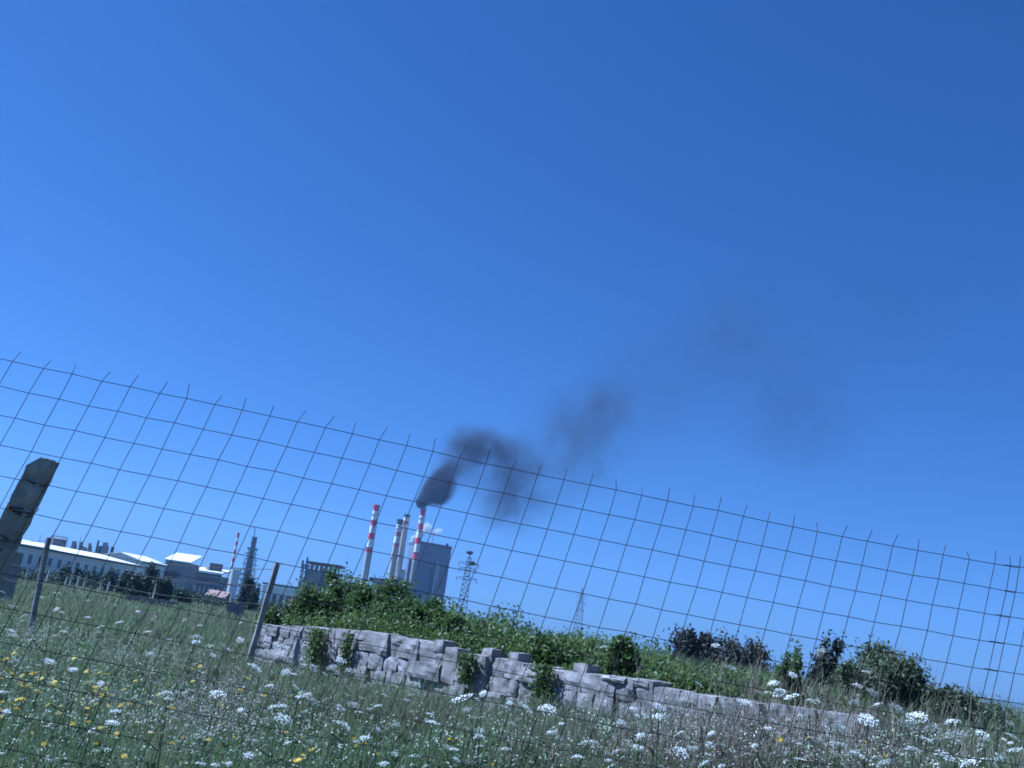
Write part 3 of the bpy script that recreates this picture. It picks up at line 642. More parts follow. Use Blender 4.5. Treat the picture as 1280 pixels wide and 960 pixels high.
bank_shrub(778, 806, 11.5, 34, 'leaf', 'small upright bush poking above the crest of the bank', 1500, .04, seed=48)
bank_shrub(690, 803, 12.5, 60, 'leaf', 'low bush on the bank under the far pylon', 2200, .04, seed=49)
bank_shrub(988, 822, 10.5, 32, 'leaf', 'small pale green bush between the dark trees and the olive shrubs', 1500, .035, seed=50, bare=5)
bank_shrub(1042, 812, 13, 44, 'leaf_dark', 'dark small bush right of the pale green one', 2600, .045, seed=51)
bank_shrub(1110, 818, 12.5, 96, 'leaf_olive', 'wide olive green shrub with bare twigs on the right slope', 6500, .042, seed=52, bare=22)
bank_shrub(1185, 868, 12, 80, 'leaf_olive', 'low shrub sloping down right of the wide olive shrub', 3200, .038, seed=53, bare=8)
bank_shrub(1235, 884, 12.5, 60, 'leaf_olive', 'lowest shrub at the right end of the slope', 2200, .036, seed=54, bare=4)
for i, (px, py, w, lb) in enumerate([(870, 798, 56, 'dark purple grey tree beyond the bank, the taller of two'), (926, 804, 74, 'wide dark purple grey tree beyond the bank')]):
    Y = 45; t = P(px, py, Y); z0 = terrain(t.x, Y); H = (t.z - z0) * 1.12; ww = w * Y / 1192 / 2 * 1.1
    shrub('dark_tree', t.x, Y, z0, (ww, ww * .8, H * .42), 5200, .10, 'leaf_dark', lb, 'tree', 'dark trees beyond the bank', trunk=H * .35, seed=60 + i, tr=.07, part='crown', clumps=26)
def vine(s, ln, w, label, seed, n=1100):
    w *= .62; n = int(n * 1.5)
    base = WA + WD * s - WN * .06; zt = terrain(*(WA + WD * s + WN * .6)) + .1; e = empty('hanging_vine', (base.x, base.y, zt - ln), label, 'creeper', 'creepers hanging over the stone wall')
    g = np.random.default_rng(seed); t = g.uniform(0, 1, n); wid = w * (1 - .55 * t); a = g.normal(size=n) * wid * .5
    C = np.stack([base.x + WD.x * a - WN.x * np.abs(g.normal(size=n)) * .07, base.y + WD.y * a - WN.y * np.abs(g.normal(size=n)) * .07, zt - t * ln], 1)
    V, Q = leaves(C, .024, .1, seed); link('foliage', npmesh('foliage', V, Q), M['leaf'], e)
    bm = bmesh.new()
    for i in range(5):
        o_ = (i - 2) * w * .2; p = base + WD * o_; path(bm, [(p.x, p.y, zt), (p.x - WN.x * .05, p.y - WN.y * .05, zt - ln * .5), (p.x, p.y, zt - ln * .95)], [.012, .009, .004], 4)
    bobj('stems', bm, M['bark'], e)

# ---------------------------------------------------------------- stone wall
def px_s(px):                                              # position along the wall seen at photo column px
    d = ray(px, 780 + (px - 320) * .16); dx, dy = d.x, d.y
    det = dx * (-WD.y) - dy * (-WD.x); 
    # solve t*(dx,dy) = WA + s*WD
    s = (dx * WA.y - dy * WA.x) / (dy * WD.x - dx * WD.y); return s
WALL_TOP = [(322, 778), (345, 781), (400, 783), (412, 786), (470, 790), (512, 799), (540, 803), (556, 820), (590, 826), (600, 818), (640, 825), (676, 830), (690, 836), (740, 841), (772, 845), (800, 847), (818, 857), (850, 864), (900, 870), (950, 878), (1010, 886)]
def wall_top(s):
    best = None
    ps = [(px_s(a), a, b) for a, b in WALL_TOP]
    ss = [p[0] for p in ps]; px = float(np.interp(s, ss, [p[1] for p in ps])); py = float(np.interp(s, ss, [p[2] for p in ps]))
    q = WA + WD * s; return P(px, py, q.y).z
def stone(bm, c, sx, sy, sz, seed):
    n0 = len(bm.verts); r = bmesh.ops.create_cube(bm, size=1); es = list({e for v in r['verts'] for e in v.link_edges}); bmesh.ops.subdivide_edges(bm, edges=es, cuts=3, use_grid_fill=True)
    bm.verts.ensure_lookup_table(); vs_ = bm.verts[n0:]
    rot = Matrix.Rotation(math.atan2(WD.y, WD.x), 3, 'Z')
    for v in vs_:
        p = v.co.copy(); m_ = max(abs(p.x), abs(p.y), abs(p.z)); rn = p.normalized() * .5 * 1.15
        p = p.lerp(rn, .16 * (1 if m_ > .4 else 0)); p += Vector(noise.noise_vector(p * 2.3 + Vector((seed * 3.1, seed, 0)))) * .05
        p = Vector((p.x * sx, p.y * sy, p.z * sz)); p += Vector(noise.noise_vector(p * 9 + Vector((seed, 0, 0)))) * .012
        v.co = c + rot @ p
def stone_wall():
    e = empty('stone_wall', (WA.x, WA.y, 0), 'old dry stone wall holding back the overgrown bank', 'wall')
    bm = bmesh.new(); g = random.Random(11); k = 0; caps_ = bmesh.new()
    rows = [(-.15, .26), (.10, .24), (.33, .22), (.54, .23), (.76, .19), (.94, .21), (1.14, .17), (1.30, .17), (1.46, .15)]
    for ri, (z, h) in enumerate(rows):
        s = -.2 + g.uniform(0, .2)
        while s < WL + .3:
            w = (g.uniform(.20, .34) if g.random() < .5 else g.uniform(.32, .52)) * (1 - .30 * sm(4, 7, s)); zt = wall_top(min(max(s + w / 2, 0), WL)); hh = h
            zz = z
            if zz + .06 < zt:
                hh = min(h, zt - zz); 
                if zt - (zz + h) < .12 and zt - (zz + h) > 0: hh = zt - zz
                c = WA + WD * (s + w / 2) + WN * (.17 + g.uniform(-.035, .035)); k += 1
                stone(bm, Vector((c.x, c.y, zz + hh / 2 + g.uniform(-.012, .012))), w * g.uniform(.96, 1.0), .36 + g.uniform(-.03, .03), hh * g.uniform(.95, 1.02), k)
            s += w
    bobj('masonry', bm, M['stone'], e, False); caps_.free()
    bm = bmesh.new(); n = 40
    for i in range(n):
        s = WL * (i + .5) / n; c = WA + WD * s + WN * .2; zt = wall_top(s) - .09; box(bm, (c.x, c.y, (zt - .3) / 2), (WL / n * 1.001, .22, zt + .3), math.atan2(WD.y, WD.x))
    bobj('mortar', bm, M['mortar'], e)
    for px, lift, w in ((546, .05, .20), (563, .09, .24), (607, .03, .18), (640, .03, .16), (724, .02, .2)):
        s = px_s(px); c = WA + WD * s + WN * .12; bm = bmesh.new(); zt = wall_top(s); stone(bm, Vector((c.x, c.y, zt + lift * .5)), w, .24, .15, px); bobj('loose_stone', bm, M['stone'], e)
stone_wall()
vine(px_s(405), .75, .45, 'dark creeper hanging over the left part of the stone wall', 71)
vine(px_s(443), .55, .22, 'thin leafy tuft growing from the wall face', 72, 350)
vine(px_s(593), .35, .26, 'creeper filling the dip in the middle of the wall', 73, 500)
vine(px_s(688), .60, .30, 'creeper in the gap between two wall sections', 74, 800)

# ---------------------------------------------------------------- meadow
def tgrid():                                               # fast terrain lookup
    xs = np.arange(-70, 70.1, .5); ys = np.arange(2, 152.1, .5); Z = np.array([[terrain(x, y) for x in xs] for y in ys], dtype=np.float32); return xs, ys, Z
GX, GY, GZ = tgrid()
def tz(X, Y):
    i = np.clip(((X - GX[0]) / .5), 0, len(GX) - 1.001); j = np.clip(((Y - GY[0]) / .5), 0, len(GY) - 1.001); i0 = i.astype(int); j0 = j.astype(int); u_, v_ = i - i0, j - j0
    return (GZ[j0, i0] * (1 - u_) * (1 - v_) + GZ[j0, i0 + 1] * u_ * (1 - v_) + GZ[j0 + 1, i0] * (1 - u_) * v_ + GZ[j0 + 1, i0 + 1] * u_ * v_)
def wall_d(X, Y): return (X - WA.x) * WN.x + (Y - WA.y) * WN.y, (X - WA.x) * WD.x + (Y - WA.y) * WD.y
def blades(n, y0, y1, w, h, seed, power=1.0):
    g = np.random.default_rng(seed); Y = y0 + (y1 - y0) * g.uniform(0, 1, n) ** power; X = Y * g.uniform(-.66, .66, n)
    d, s = wall_d(X, Y); keep = ~((d > -.12) & (d < .5) & (s > 0) & (s < WL)) & ~((d > .5) & (d < 5) & (s > -.5) & (s < WL) & (g.uniform(0, 1, n) < .8))
    X, Y, d, s = X[keep], Y[keep], d[keep], s[keep]; n = len(X); Z = tz(X, Y)
    patch = np.sin(X * .9 + 1.3 * np.sin(Y * .5)) * np.sin(Y * .45 + X * .2) + .6 * np.sin(X * 2.3 + Y * 1.7)
    H = h * g.uniform(.45, 1.25, n) * (1 + .22 * patch); near_wall = (np.abs(d) < 3) & (d < 0) & (s > 0) & (s < WL - 2); H = np.where(near_wall, H * 1.15, H); H = np.where((d > -4) & (d < 0) & (s > WL - 3.2), H * 1.15, H)
    a = g.uniform(0, 6.283, n); ax, ay = np.cos(a), np.sin(a); lean = g.uniform(.05, .55, n) * H; b = g.uniform(0, 6.283, n); lx, ly = np.cos(b) * lean + .08 * H, np.sin(b) * lean
    W = w * g.uniform(.6, 1.4, n)
    def pt(sx, t, wf): return np.stack([X + sx * ax * W * wf + lx * t * t, Y + sx * ay * W * wf + ly * t * t, Z - .03 + (H + .03) * (t - .12 * t * t)], 1)
    V = np.stack([pt(-1, 0, .8), pt(1, 0, .8), pt(-1, .55, 1), pt(1, .55, 1), pt(-1, 1, .15), pt(1, 1, .15)], 1).reshape(-1, 3)
    base = np.arange(n)[:, None] * 6; Q = np.concatenate([base + np.array([[0, 1, 3, 2]]), base + np.array([[2, 3, 5, 4]])], 0); return V, Q
VV, QQ, off = [], [], 0
for args in ((90000, 3.9, 11, .0035, .42, 1, .8), (90000, 9, 24, .006, .46, 2, .8), (70000, 22, 60, .015, .50, 3, .9), (60000, 55, 150, .05, .55, 4, .8)):
    V, Q = blades(*args); VV.append(V); QQ.append(Q + off); off += len(V)
o = link('grass', npmesh('grass', np.concatenate(VV), np.concatenate(QQ)), M['grass']); mark(o, 'tall wild grass of the meadow', kind='stuff')

def herbs(n, y0, y1, ls, seed, hmax):
    gg = np.random.default_rng(seed); k = n // 26; Yc = y0 + (y1 - y0) * gg.uniform(0, 1, k) ** .8; Xc = Yc * gg.uniform(-.62, .62, k); d, ss = wall_d(Xc, Yc); ok = d < -.3; Xc, Yc = Xc[ok], Yc[ok]
    Hc = hmax * gg.uniform(.35, 1.1, len(Xc)); R_ = np.repeat; C = np.stack([R_(Xc, 26), R_(Yc, 26), R_(tz(Xc, Yc), 26)], 1); h = R_(Hc, 26)
    C[:, :2] += gg.normal(size=(len(C), 2)) * .07 * R_(gg.uniform(.5, 1.6, len(Xc)), 26)[:, None] * (1 + y0 * .03); C[:, 2] += h * gg.uniform(.1, 1, len(C)); return leaves(C, ls, .6, seed)
V1, Q1 = herbs(60000, 4, 13, .016, 21, .50); V2, Q2 = herbs(50000, 11, 40, .034, 22, .55)
o = link('meadow_herbs', npmesh('meadow_herbs', np.concatenate([V1, V2]), np.concatenate([Q1, Q2 + len(V1)])), M['herb']); mark(o, 'broad leaved meadow herbs between the grass blades', kind='stuff')
# ---- flowers
def umbel_mesh(seed, florets=46):
    """flat-topped flower head of radius 1 lying round the origin"""
    g = np.random.default_rng(seed); V, Q = [], []
    for i in range(florets):
        r = math.sqrt((i + .5) / florets) ; a = i * 2.39996 + g.uniform(-.3, .3); r *= g.uniform(.85, 1.1); c = np.array((r * math.cos(a), r * math.sin(a), .22 * (1 - r * r) + g.uniform(-.05, .05)))
        for k in range(3):
            t = g.normal(size=3) * .075; nrm = np.array((g.uniform(-.5, .5), g.uniform(-.5, .5), 1)); u_ = np.cross(nrm, (1, g.uniform(-1, 1), 0)); u_ /= np.linalg.norm(u_); v_ = np.cross(nrm, u_); v_ /= np.linalg.norm(v_)
            s = g.uniform(.06, .10); b = len(V)
            for (p, q) in ((-1, 0), (0, -1), (1, 0), (0, 1)): V.append(c + t + u_ * p * s + v_ * q * s)
            Q.append((b, b + 1, b + 2, b + 3))
    return np.array(V), np.array(Q)
def stem_mesh(H, seed, r=.0035, rays_r=.05, leafy=True, rays=True):
    """stem hanging below the head at the origin, with ray stalks and feathery leaves"""
    g = random.Random(seed); bm = bmesh.new(); lx, ly = g.uniform(-.1, .1) * H, g.uniform(-.1, .1) * H
    path(bm, [(lx, ly, -H), (lx * .5 + g.uniform(-.02, .02), ly * .5, -H * .5), (0, 0, -.02 - (rays_r * .5 if rays else 0))], [r * 1.3, r, r * .7], 4)
    if rays:
        for i in range(7):
            a = i * .9; tube(bm, (0, 0, -.02 - rays_r * .5), (math.cos(a) * rays_r * .7, math.sin(a) * rays_r * .7, 0), r * .35, r * .3, 3, caps=False)
    if leafy:
        for i in range(3):
            t = g.uniform(.25, .8); p = Vector((lx * t, ly * t, -H * t)); a = g.uniform(0, 6.28); q = p + Vector((math.cos(a) * .13, math.sin(a) * .13, .07)); tube(bm, p, q, r * .5, r * .2, 3, caps=False)
            for k in range(7):
                c = p.lerp(q, (k + 1) / 7.5); b = a + (1.2 if k % 2 else -1.2); d = Vector((math.cos(b), math.sin(b), .3)) * .035
                f = [bm.verts.new(c), bm.verts.new(c + d * .5 + Vector((0, 0, .006))), bm.verts.new(c + d), bm.verts.new(c + d * .5 - Vector((0, 0, .006)))]; bm.faces.new(f)
    me = bpy.data.meshes.new('stem'); bm.to_mesh(me); bm.free(); me.materials.append(M['stem']); return me
UM = []
for i in range(5):
    V, Q = umbel_mesh(100 + i, (46, 54, 40, 60, 34)[i]); me = npmesh('flower_head', V * .05, Q); me.materials.append(M['umbel' if i < 4 else 'umbel_green']); UM.append(me)
SM = [stem_mesh(1.0, 200 + i) for i in range(4)]
def plant(name, part, loc, head, stem, hs, H, label, cat, group, tilt):
    r = bpy.data.objects.new(name, None); col.objects.link(r); r.location = (loc[0], loc[1], loc[2] - H); mark(r, label, cat, group)
    h = bpy.data.objects.new(part, head); col.objects.link(h); h.parent = r; h.location = (0, 0, H); h.scale = hs; h.rotation_euler = tilt
    s = bpy.data.objects.new('stem', stem); col.objects.link(s); s.parent = r; s.location = (0, 0, H); s.scale = (1, 1, H); return r
def solve(px, py, hp, dmin=4.4, dmax=60):
    """first point along the pixel's ray that lies hp above the ground"""
    d = ray(px, py); t0 = dmin
    while t0 < dmax:
        X, Z = d.x / d.y * t0, EYE + d.z / d.y * t0
        if Z - terrain(X, t0) <= hp: return X, t0, Z
        t0 *= 1.02
    return None
U = [(319,835,28),(353,809,20),(439,840,18),(425,826,20),(389,877,28),(380,870,16),(347,884,22),(353,899,20),(442,882,18),(425,885,16),(428,907,25),(455,923,15),(540,904,22),(576,874,24),(605,838,18),(656,885,22),(683,888,22),(494,907,12),(537,893,12),(519,945,14),(631,937,16),(690,916,14),(583,888,12),(631,884,14),(316,926,12),(390,929,12),
 (719,858,16),(735,929,20),(722,947,16),(685,884,18),(692,916,14),(824,884,18),(824,896,18),(777,904,12),(931,879,22),(914,836,18),(894,807,12),(874,856,12),(990,871,20),(974,866,18),(967,854,14),(991,844,12),(850,940,20),(865,936,16),(887,931,14),(880,955,16),(960,911,16),(967,902,16),(855,876,16),(755,809,12),
 (1085,900,22),(1050,910,20),(1072,944,22),(1047,932,24),(1147,897,28),(1135,905,22),(1120,886,20),(1193,921,32),(1227,918,18),(1230,925,16),(1265,921,16),(1141,937,20),(1214,954,30),(1269,938,20),(1026,815,14),(1082,840,12),(1091,866,18),(1072,857,12),(1068,878,14),(1097,881,14),(966,855,12),(972,867,16),(1263,905,14),(1234,874,10),(1180,945,22),(1105,955,22),(1020,925,14),(1000,950,16),(1165,912,18),(1250,950,22),(1190,903,18),(1158,925,16),
 (62,827,14),(22,827,10),(91,837,12),(141,904,18),(134,937,12),(205,867,16),(272,868,20),(210,874,12),(144,890,12),(126,855,10),(230,776,12),(194,771,9),(172,764,9),(245,797,14),(267,820,10),(150,778,9),(126,784,9),(145,757,9),(173,765,8),(51,747,8),(3,740,8),(13,758,10),(245,803,12),(3,866,14),(8,890,10),(40,800,9),(80,790,9),(110,772,8),(70,762,8),(30,770,8),(210,800,9),(185,790,9),(300,800,10),(285,812,9),(250,782,9),(60,950,12),(250,955,14),(310,945,14),(570,950,14),(770,940,14),(800,920,14),(640,905,12),(600,920,12),(560,935,12),(480,955,12)]
def zone(px, py):
    hz = 798 + .1405 * (px - 640)
    row = 'bottom edge' if py > 925 else 'near rows' if py > 880 else 'far rows' if py - hz < 62 else 'middle rows'
    colm = next(n for lim, n in ((70, 'below near concrete post'), (160, 'below grey field post'), (290, 'below dark field trees'), (400, 'below leaning post'), (500, 'below left creeper'), (620, 'below wall middle'),
        (740, 'below wall gap'), (860, 'below right wall stones'), (960, 'below dark purple trees'), (1060, 'below pale green bush'), (1170, 'below wide olive shrub'), (1400, 'at right end slope')) if px < lim)
    return row + ', ' + colm
FL = []                                                    # (object, what it is, zone, photo column)
def finish_labels():
    num = 'one two three four five six seven eight nine ten eleven twelve thirteen fourteen fifteen sixteen seventeen eighteen nineteen twenty twenty-one twenty-two twenty-three twenty-four twenty-five twenty-six twenty-seven twenty-eight'.split(); od = 'first second third fourth fifth sixth seventh eighth ninth tenth eleventh twelfth thirteenth fourteenth fifteenth sixteenth seventeenth eighteenth nineteenth twentieth twenty-first twenty-second twenty-third twenty-fourth twenty-fifth twenty-sixth twenty-seventh twenty-eighth'.split()
    by = {}
    for o, what, zn, px in FL: by.setdefault((what, zn), []).append((px, o))
    for (what, zn), l in by.items():
        l.sort(key=lambda t: t[0]); n = len(l)
        for i, (px, o) in enumerate(l):
            tail = '' if n == 1 else (', leftmost' if i == 0 else ', rightmost' if i == n - 1 else ', %s from left' % od[i]) + ' of ' + num[n - 1]
            o['label'] = what + ', ' + zn + tail
g = random.Random(5); placed = []
extra = []
for _ in range(130):                                       # smaller and half-open heads between the big ones
    px = g.uniform(0, 1280); hz = 798 + .1405 * (px - 640); lo_ = hz + 22 + (45 if 310 < px < 900 else 0); extra.append((px, g.uniform(lo_, 960) if g.random() < .65 or px > 1000 else g.uniform(lo_, lo_ + 60), g.uniform(6, 13)))
for k, (px, py, w) in enumerate(U + extra):
    hp = g.uniform(.62, .92); s = solve(px, py, hp)
    if s is None or s[1] > 50:
        s = solve(px, py, 1.35, 4.6, 14) or None
        if s is None:
            q = P(px, py, 9.5); s = (q.x, 9.5, q.z)
    X, Y, Z = s; d_, s_ = wall_d(X, Y); rad = max(w * Y / F / 2, .018); rad = min(rad, .085); H = max(Z - terrain(X, Y), .25)
    half = k >= len(U) and g.random() < .5
    what = 'half open greenish umbel' if half else ('large' if w >= 18 else 'medium' if w >= 11 else 'small') + ' white umbel'
    FL.append((plant('wild_carrot', 'flower_head', (X, Y, Z), UM[4] if half else UM[g.randrange(4)], SM[g.randrange(4)], (rad / .05 * g.uniform(.9, 1.1), rad / .05 * g.uniform(.9, 1.1), rad / .05), H, 'x', 'wildflower', 'white umbel flowers of the meadow', (g.uniform(-.55, .6) + .1, g.uniform(-.55, .55), g.uniform(0, 6))), what, zone(px, py), px))
def yellow_mesh(seed):
    g = random.Random(seed); V, Q = [], []
    for ring, (n, r, z) in enumerate(((11, 1, 0), (9, .7, .12), (6, .35, .2))):
        for i in range(n):
            a = i * 6.283 / n + ring * .3 + g.uniform(-.1, .1); w = 3.0 / n; b = len(V)
            for (rr, da, dz) in ((.1, 0, 0), (.75, -w * .45, .10), (1, 0, .05), (.75, w * .45, .10)): V.append((r * rr * math.cos(a + da), r * rr * math.sin(a + da), z + dz))
            Q.append((b, b + 1, b + 2, b + 3))
    me = npmesh('flower_head', np.array(V) * .022, Q); me.materials.append(M['yellow']); return me
YM = [yellow_mesh(i) for i in range(3)]; SY = [stem_mesh(1.0, 300 + i, .002, .01, True, False) for i in range(3)]
Yl = [(15,810),(17,817),(7,824),(107,840),(124,841),(133,843),(116,845),(111,853),(15,842),(2,848),(35,857),(25,854),(66,857),(60,881),(156,862),(151,881),(180,865),(190,916),(191,926),(215,929),(230,922),(155,945),(133,863),(240,836),(272,841),(250,833),(109,894),(2,796),(70,860),(40,860),(150,883),(523,872),(364,902),(472,942),(537,949),(378,922),(445,932),(492,902),(496,893),(372,950),(300,862),(310,848),(350,846),(973,921),(920,940),(910,946),(754,957),(934,914),(1094,938),(1107,945),(1015,943),(1081,927),(1012,922),(975,925),(170,905),(205,895),(90,905),(55,930),(280,905),(330,870),(120,930),(420,950),(260,925),(275,880)]
gy = random.Random(12)
Yl += [(abs(gy.gauss(60, 75)), min(gy.gauss(858, 32), 955)) for _ in range(46)] + [(gy.uniform(280, 620), gy.uniform(870, 955)) for _ in range(14)]
for px, py in Yl:
    s = solve(px, py, g.uniform(.40, .62), 4.2)
    if s is None or s[1] > 16: continue
    X, Y, Z = s; sc_ = min(max(7.5 * Y / F / 2 / .022, .8), 1.7) * g.uniform(.8, 1.15)
    FL.append((plant('yellow_flower', 'flower_head', (X, Y, Z), YM[g.randrange(3)], SY[g.randrange(3)], (sc_,) * 3, max(Z - terrain(X, Y), .2), 'x', 'wildflower', 'yellow flowers of the meadow', (g.uniform(-.5, .8), g.uniform(-.6, .6), 0)), 'small yellow flower', zone(px, py), px))
finish_labels()
def fluff(name, zones, n, size, h, m, label, seed):
    """small seed heads and florets too many to count"""
    gg = np.random.default_rng(seed); out = []
    while len(out) < n:
        z = zones[gg.integers(0, len(zones))]; px, py = gg.normal(z[0], z[2]), gg.normal(z[1], z[3])
        s = solve(px, min(py, 1000), h * gg.uniform(.7, 1.2), 4.2, 90)
        if s is None: continue
        d, ss = wall_d(s[0], s[1])
        if s[1] > 5 and d < -.2: out.append(s)
    C = np.array(out); k = 5; C = np.repeat(C, k, 0) + gg.normal(size=(len(C) * k, 3)) * np.array((.02, .02, .012)); V, Q = leaves(C, size, .8, seed)
    dist = 1 + np.repeat(C[:, 1], 4)[:, None] * .035; ctr = np.repeat(C, 4, 0); V = ctr + (V - ctr) * dist
    o = link(name, npmesh(name, V, Q), M[m]); mark(o, label, kind='stuff')
fluff('seed_heads', [(230, 870, 60, 22), (290, 850, 40, 15), (350, 880, 50, 20), (260, 900, 60, 20), (180, 815, 40, 12), (960, 900, 80, 22), (850, 905, 60, 20), (1040, 920, 60, 20), (900, 930, 120, 20)], 2400, .0065, .55, 'seed', 'tiny pale seed heads scattered through the meadow grass', 81)
fluff('small_blossoms', [(120, 775, 90, 15), (230, 790, 70, 16), (60, 790, 60, 16), (1150, 930, 90, 22), (60, 860, 70, 50), (150, 860, 120, 50), (400, 910, 200, 30), (700, 910, 150, 25)], 2000, .0080, .6, 'umbel_green', 'scattered small greenish white blossoms', 82)
# dry grey stalks at the right
def stalks():
    bm = bmesh.new(); gg = random.Random(9)
    for i in range(1150):
        px = gg.gauss(950, 120) if i % 3 else gg.uniform(620, 1250); py = gg.uniform(905, 990); s = solve(px, py, .3, 5)
        if s is None: continue
        X, Y, _ = s; z = terrain(X, Y); H = gg.uniform(.35, .75); a, b = gg.uniform(-.2, .2), gg.uniform(-.2, .2); top = Vector((X + a, Y + b, z + H))
        path(bm, [(X, Y, z - .02), (X + a * .4, Y + b * .4, z + H * .55), top], [.004, .003, .0015], 3)
        for k in range(3):
            p = Vector((X + a * .5, Y + b * .5, z + H * gg.uniform(.5, .9))); tube(bm, p, p + Vector((gg.uniform(-.12, .12), gg.uniform(-.12, .12), gg.uniform(.05, .16))), .002, .001, 3, caps=False)
    o = bobj('dry_stalks', bm, M['twig']); mark(o, 'thin dry grey stalks standing in the grass', kind='stuff')
stalks()

# ---------------------------------------------------------------- field fence behind the meadow (two posts, strands)
def field_fence():
    b0, b1 = P(61, 672, 22), P(46, 745, 22); c0, c1 = P(347, 703, 15.6), P(319, 800, 15.6)
    e = empty('field_fence', (b1.x, 22, 0), 'old field fence with two weathered posts and sagging wire strands behind the meadow', 'fence')
    for (t, q, w, lb) in ((b0, b1, .062, 'upright grey post near the long white building'), (c0, c1, .047, 'leaning pale post at the left end of the stone wall')):
        d = (q - t).normalized(); gz = terrain(q.x, q.y); ln = (t.z - gz) / max(-d.z, .1); base = t + d * ln; base.y = t.y
        bm = bmesh.new(); pts = [base.lerp(t, k / 7) for k in range(8)]; path(bm, pts, [w * (1.12 - .02 * k) for k in range(8)], 7)
        for v in bm.verts: v.co += Vector(noise.noise_vector(v.co * 7)) * .012
        for k in range(5):
            z = t.lerp(base, .02 + k * .16); tube(bm, z + Vector((.04, -.04, 0)), z + Vector((.11, -.06, .02)), .008, .005, 4)
        o = bobj('post', bm, M['post_pale'], e); o['label'] = lb
    for k, dz in enumerate((.06, .32, .60, .95)):
        bm = bmesh.new(); a = b0 - Vector((0, 0, dz)); c = c0 - Vector((.02 * k, 0, dz + .05)); l = a + (a - c) * .35; pts = []
        for i in range(26):
            t_ = i / 25; 
            if t_ < .3: u_ = t_ / .3; q = l.lerp(a, u_) - Vector((0, 0, .10 * math.sin(math.pi * u_)))
            else: u_ = (t_ - .3) / .7; q = a.lerp(c, u_) - Vector((0, 0, .16 * math.sin(math.pi * u_)))
            pts.append(q)
        path(bm, pts, .0045, 4); bobj('wire_strand', bm, M['wire'], e)
field_fence()

# ---------------------------------------------------------------- near mesh fence
TOPX = [18.7,53,89,124.5,160,196.7,232.5,268.7,303,338.4,373.4,407,440.8,475.3,509,542,575.3,609,642,674.3,706.6,737.8,769.7,801.9,833,865,895.6,926.9,958,989.4,1020.8,1052.3,1083.8,1115.3,1148,1179.3,1211.8,1243.5]
OBS = [(1,1,37.5,490.7),(2,1,73,497.5),(1,2,18.7,522.5),(2,2,55,528.7),(2,3,37,563),(2,4,20,598),(3,0,124.5,473.7),(3,1,107.5,505.5),(3,2,91.7,536),(3,3,75,570),(3,4,55,605),(4,0,160,481),(4,3,112.5,579.4),(4,4,94,613.7),(4,5,76,649.7),(5,0,196.7,490.7),
 (0,0,18.7,453),(1,0,53,459.5),(2,0,89,466),(6,0,232.5,499),(7,0,268.7,507.5),(8,0,303,514.5),(9,0,338.4,521.6),(10,0,373.4,529),(12,0,440.8,543.8),(12,1,427.8,575),(12,2,413.5,606.8),(12,3,398.7,639.4),(12,4,383.8,674.5),(12,5,366,710),(14,0,509,556.3),(16,0,575.3,569.7),(18,0,642,584),(19,0,674.4,590.3),(19,1,664,621.9),(19,2,652.5,652.8),(19,3,641.6,686),
 (21,0,737.8,604.7),(21,1,728.4,635),(21,2,718,666),(21,3,707,699.7),(21,4,696,733.4),(21,5,684.7,767.8),(23,0,801.9,618.8),(25,0,865,632.8),(28,0,958,652.8),(28,1,951.6,684.4),(28,2,942.5,715.3),(28,3,932.8,748.4),(28,4,923.8,781.9),(33,0,1115.3,683.9),(33,1,1108,714.4),(33,2,1101.4,747),(35,0,1179.3,693.6),(35,1,1171.7,725.3),(35,2,1165,756.4),(35,3,1156.8,789.7),(35,4,1149.3,823.3),(37,0,1243.5,700.9),(37,1,1238,734.2),(37,2,1231.3,765.9),(37,3,1223,798.4),(37,4,1213.7,832.2)]
def basis(i, j): i = i / 20.0; j = j / 5.0; return [1, i, i * i, i ** 3, j, i * j, i * i * j, j * j]
A_ = np.array([basis(a, b) for a, b, _, _ in OBS]); CX = np.linalg.lstsq(A_, np.array([o_[2] for o_ in OBS]), rcond=None)[0]; CY = np.linalg.lstsq(A_, np.array([o_[3] for o_ in OBS]), rcond=None)[0]
FY = 3.5                                                   # distance of the fence
def node(i, j):
    jj = min(j, 7); b = basis(i, jj); q = P(float(np.dot(b, CX)), float(np.dot(b, CY)), FY)
    if j > 7:
        b6 = basis(i, 6); q6 = P(float(np.dot(b6, CX)), float(np.dot(b6, CY)), FY); q = q + (q - q6) * (j - 7)
    return q + Vector((0, .012 * math.sin(i * .45) + .006 * noise.noise(Vector((i * .7, j * .7, 0))), 0)) + Vector((noise.noise(Vector((i * 1.3, j * .9, 4))), 0, noise.noise(Vector((i * .9, j * 1.3, 9))))) * .0038
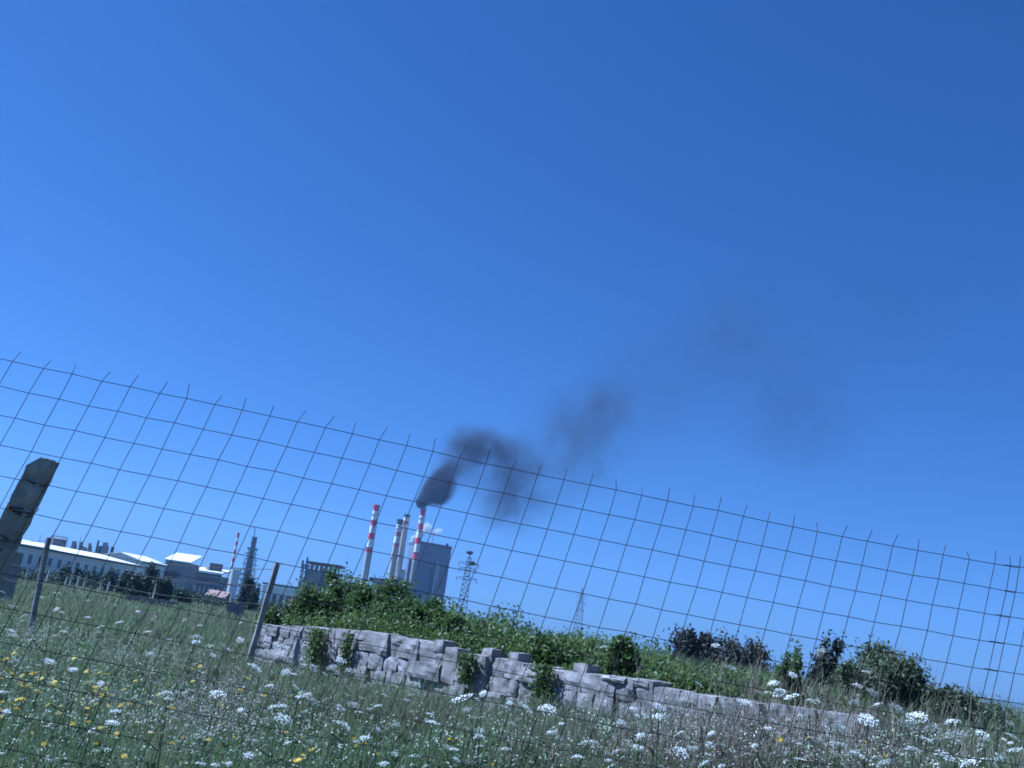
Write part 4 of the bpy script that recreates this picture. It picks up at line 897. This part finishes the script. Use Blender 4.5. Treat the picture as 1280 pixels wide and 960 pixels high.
def mesh_fence():
    e = empty('wire_mesh_fence', (0, FY, 0), 'rusty welded wire mesh fence crossing the whole view close to the camera', 'fence')
    g = random.Random(3)
    def panel(i0, i1, dx, dy, dz, name='wire_mesh', slope=0.0):
        bm = bmesh.new(); J = 24; r = .0013
        off = lambda i, j: node(i, j) + Vector((dx, dy, dz + slope * (i - i0)))
        gj = {}
        for i in range(i0, i1 + 1):
            pts = [off(i, j) for j in range(J)]; pts = [q for q in pts if q.z > -.05]
            t = pts[0] + (pts[0] - pts[1]) * g.uniform(.32, .56); t += Vector((g.uniform(-.012, .012), g.uniform(-.02, .02), 0)); path(bm, [t] + pts, r, 5)
        for j in range(J):
            pts = [off(i + (0.0 if i > i0 else -g.uniform(0, .25)), j) + Vector((0, .0030, 0)) for i in range(i0, i1 + 1)]
            if min(q.z for q in pts) < .02: break
            path(bm, pts, r, 5)
        bobj(name, bm, M['wire'], e)
    panel(-6, 38, 0, 0, 0); panel(38, 48, -.036, -.008, .003, slope=.0016)
    # concrete post the mesh is tied to
    L_ = [(44, 569), (28, 601.7), (12.5, 631), (0, 659), (-14, 690), (-30, 728)]
    top = P(57.5, 573, FY + .055); low = P(4.8, 681, FY + .055); d = (low - top).normalized(); base = top + d * ((top.z + .05) / -d.z); w = .073; n = 90
    bm = bmesh.new(); side = Vector((1, 0, 0)); side = (side - d * side.dot(d)).normalized(); dep = Vector((0, 1, 0)); rings = []; m = 5
    for k in range(n + 1):
        c = top.lerp(base, k / n); ring = []
        per = []
        for a in range(m): per.append((-.5 + a / m, -.5))
        for a in range(m): per.append((.5, -.5 + a / m))
        for a in range(m): per.append((.5 - a / m, .5))
        for a in range(m): per.append((-.5, .5 - a / m))
        for (a, b) in per:
            q = c + side * a * w + dep * b * w
            nz = Vector(noise.noise_vector(q * 22)) * .003 + Vector(noise.noise_vector(q * 60)) * .002; q += nz
            if k < 2 and a < 0: q += side * (.034 * (1 - k / 2) * (-a * 2)) - Vector((0, 0, .006 * (-a * 2) * (1 - k / 2)))
            if k == 0: q += Vector((0, 0, .010 * noise.noise(q * 45)))
            for kk, dd in ((4, .002), (8, .002), (12, .003), (17, .003), (23, .003)):
                if k == kk: q += (c - q).normalized() * dd
            ring.append(bm.verts.new(q))
        rings.append(ring)
    N = 4 * m
    for k in range(n):
        for i in range(N): bm.faces.new((rings[k][i], rings[k][(i + 1) % N], rings[k + 1][(i + 1) % N], rings[k + 1][i]))
    bm.faces.new(rings[0][::-1]); bm.faces.new(rings[-1]); bmesh.ops.recalc_face_normals(bm, faces=bm.faces[:])
    po = bobj('post', bm, M['post'], e); po['label'] = 'broken topped grey concrete post leaning at the left edge'
    ax = (base - top)
    for pxa, pya, turns, tail in ((42, 603, 1, 0), (25, 638, 3, 1), (9, 671, 1, 0), (1, 684, 1, 0)):
        c = P(pxa, pya, FY + .055); bm = bmesh.new()
        for tn in range(turns):
            pts = []; dz = (tn - (turns - 1) / 2) * .010
            for k in range(13):
                a = k / 12 * 2 * math.pi; ca, sa = math.cos(a), math.sin(a); sq = 1 / max(abs(ca), abs(sa)); sq = min(sq, 1.28)
                pts.append(c + side * ca * sq * w * .525 + dep * sa * sq * w * .525 + Vector((0, 0, dz + .006 * math.sin(a * 2 + tn))))
            path(bm, pts, .0022, 5)
        if tail: q = c + side * w * .55 - dep * w * .5; path(bm, [q, q + Vector((.03, -.01, -.006)), q + Vector((.045, -.02, .012)), q + Vector((.05, -.02, .022))], .002, 5)
        bobj('tie_wire', bm, M['rusty'], e)
    return e
mesh_fence()
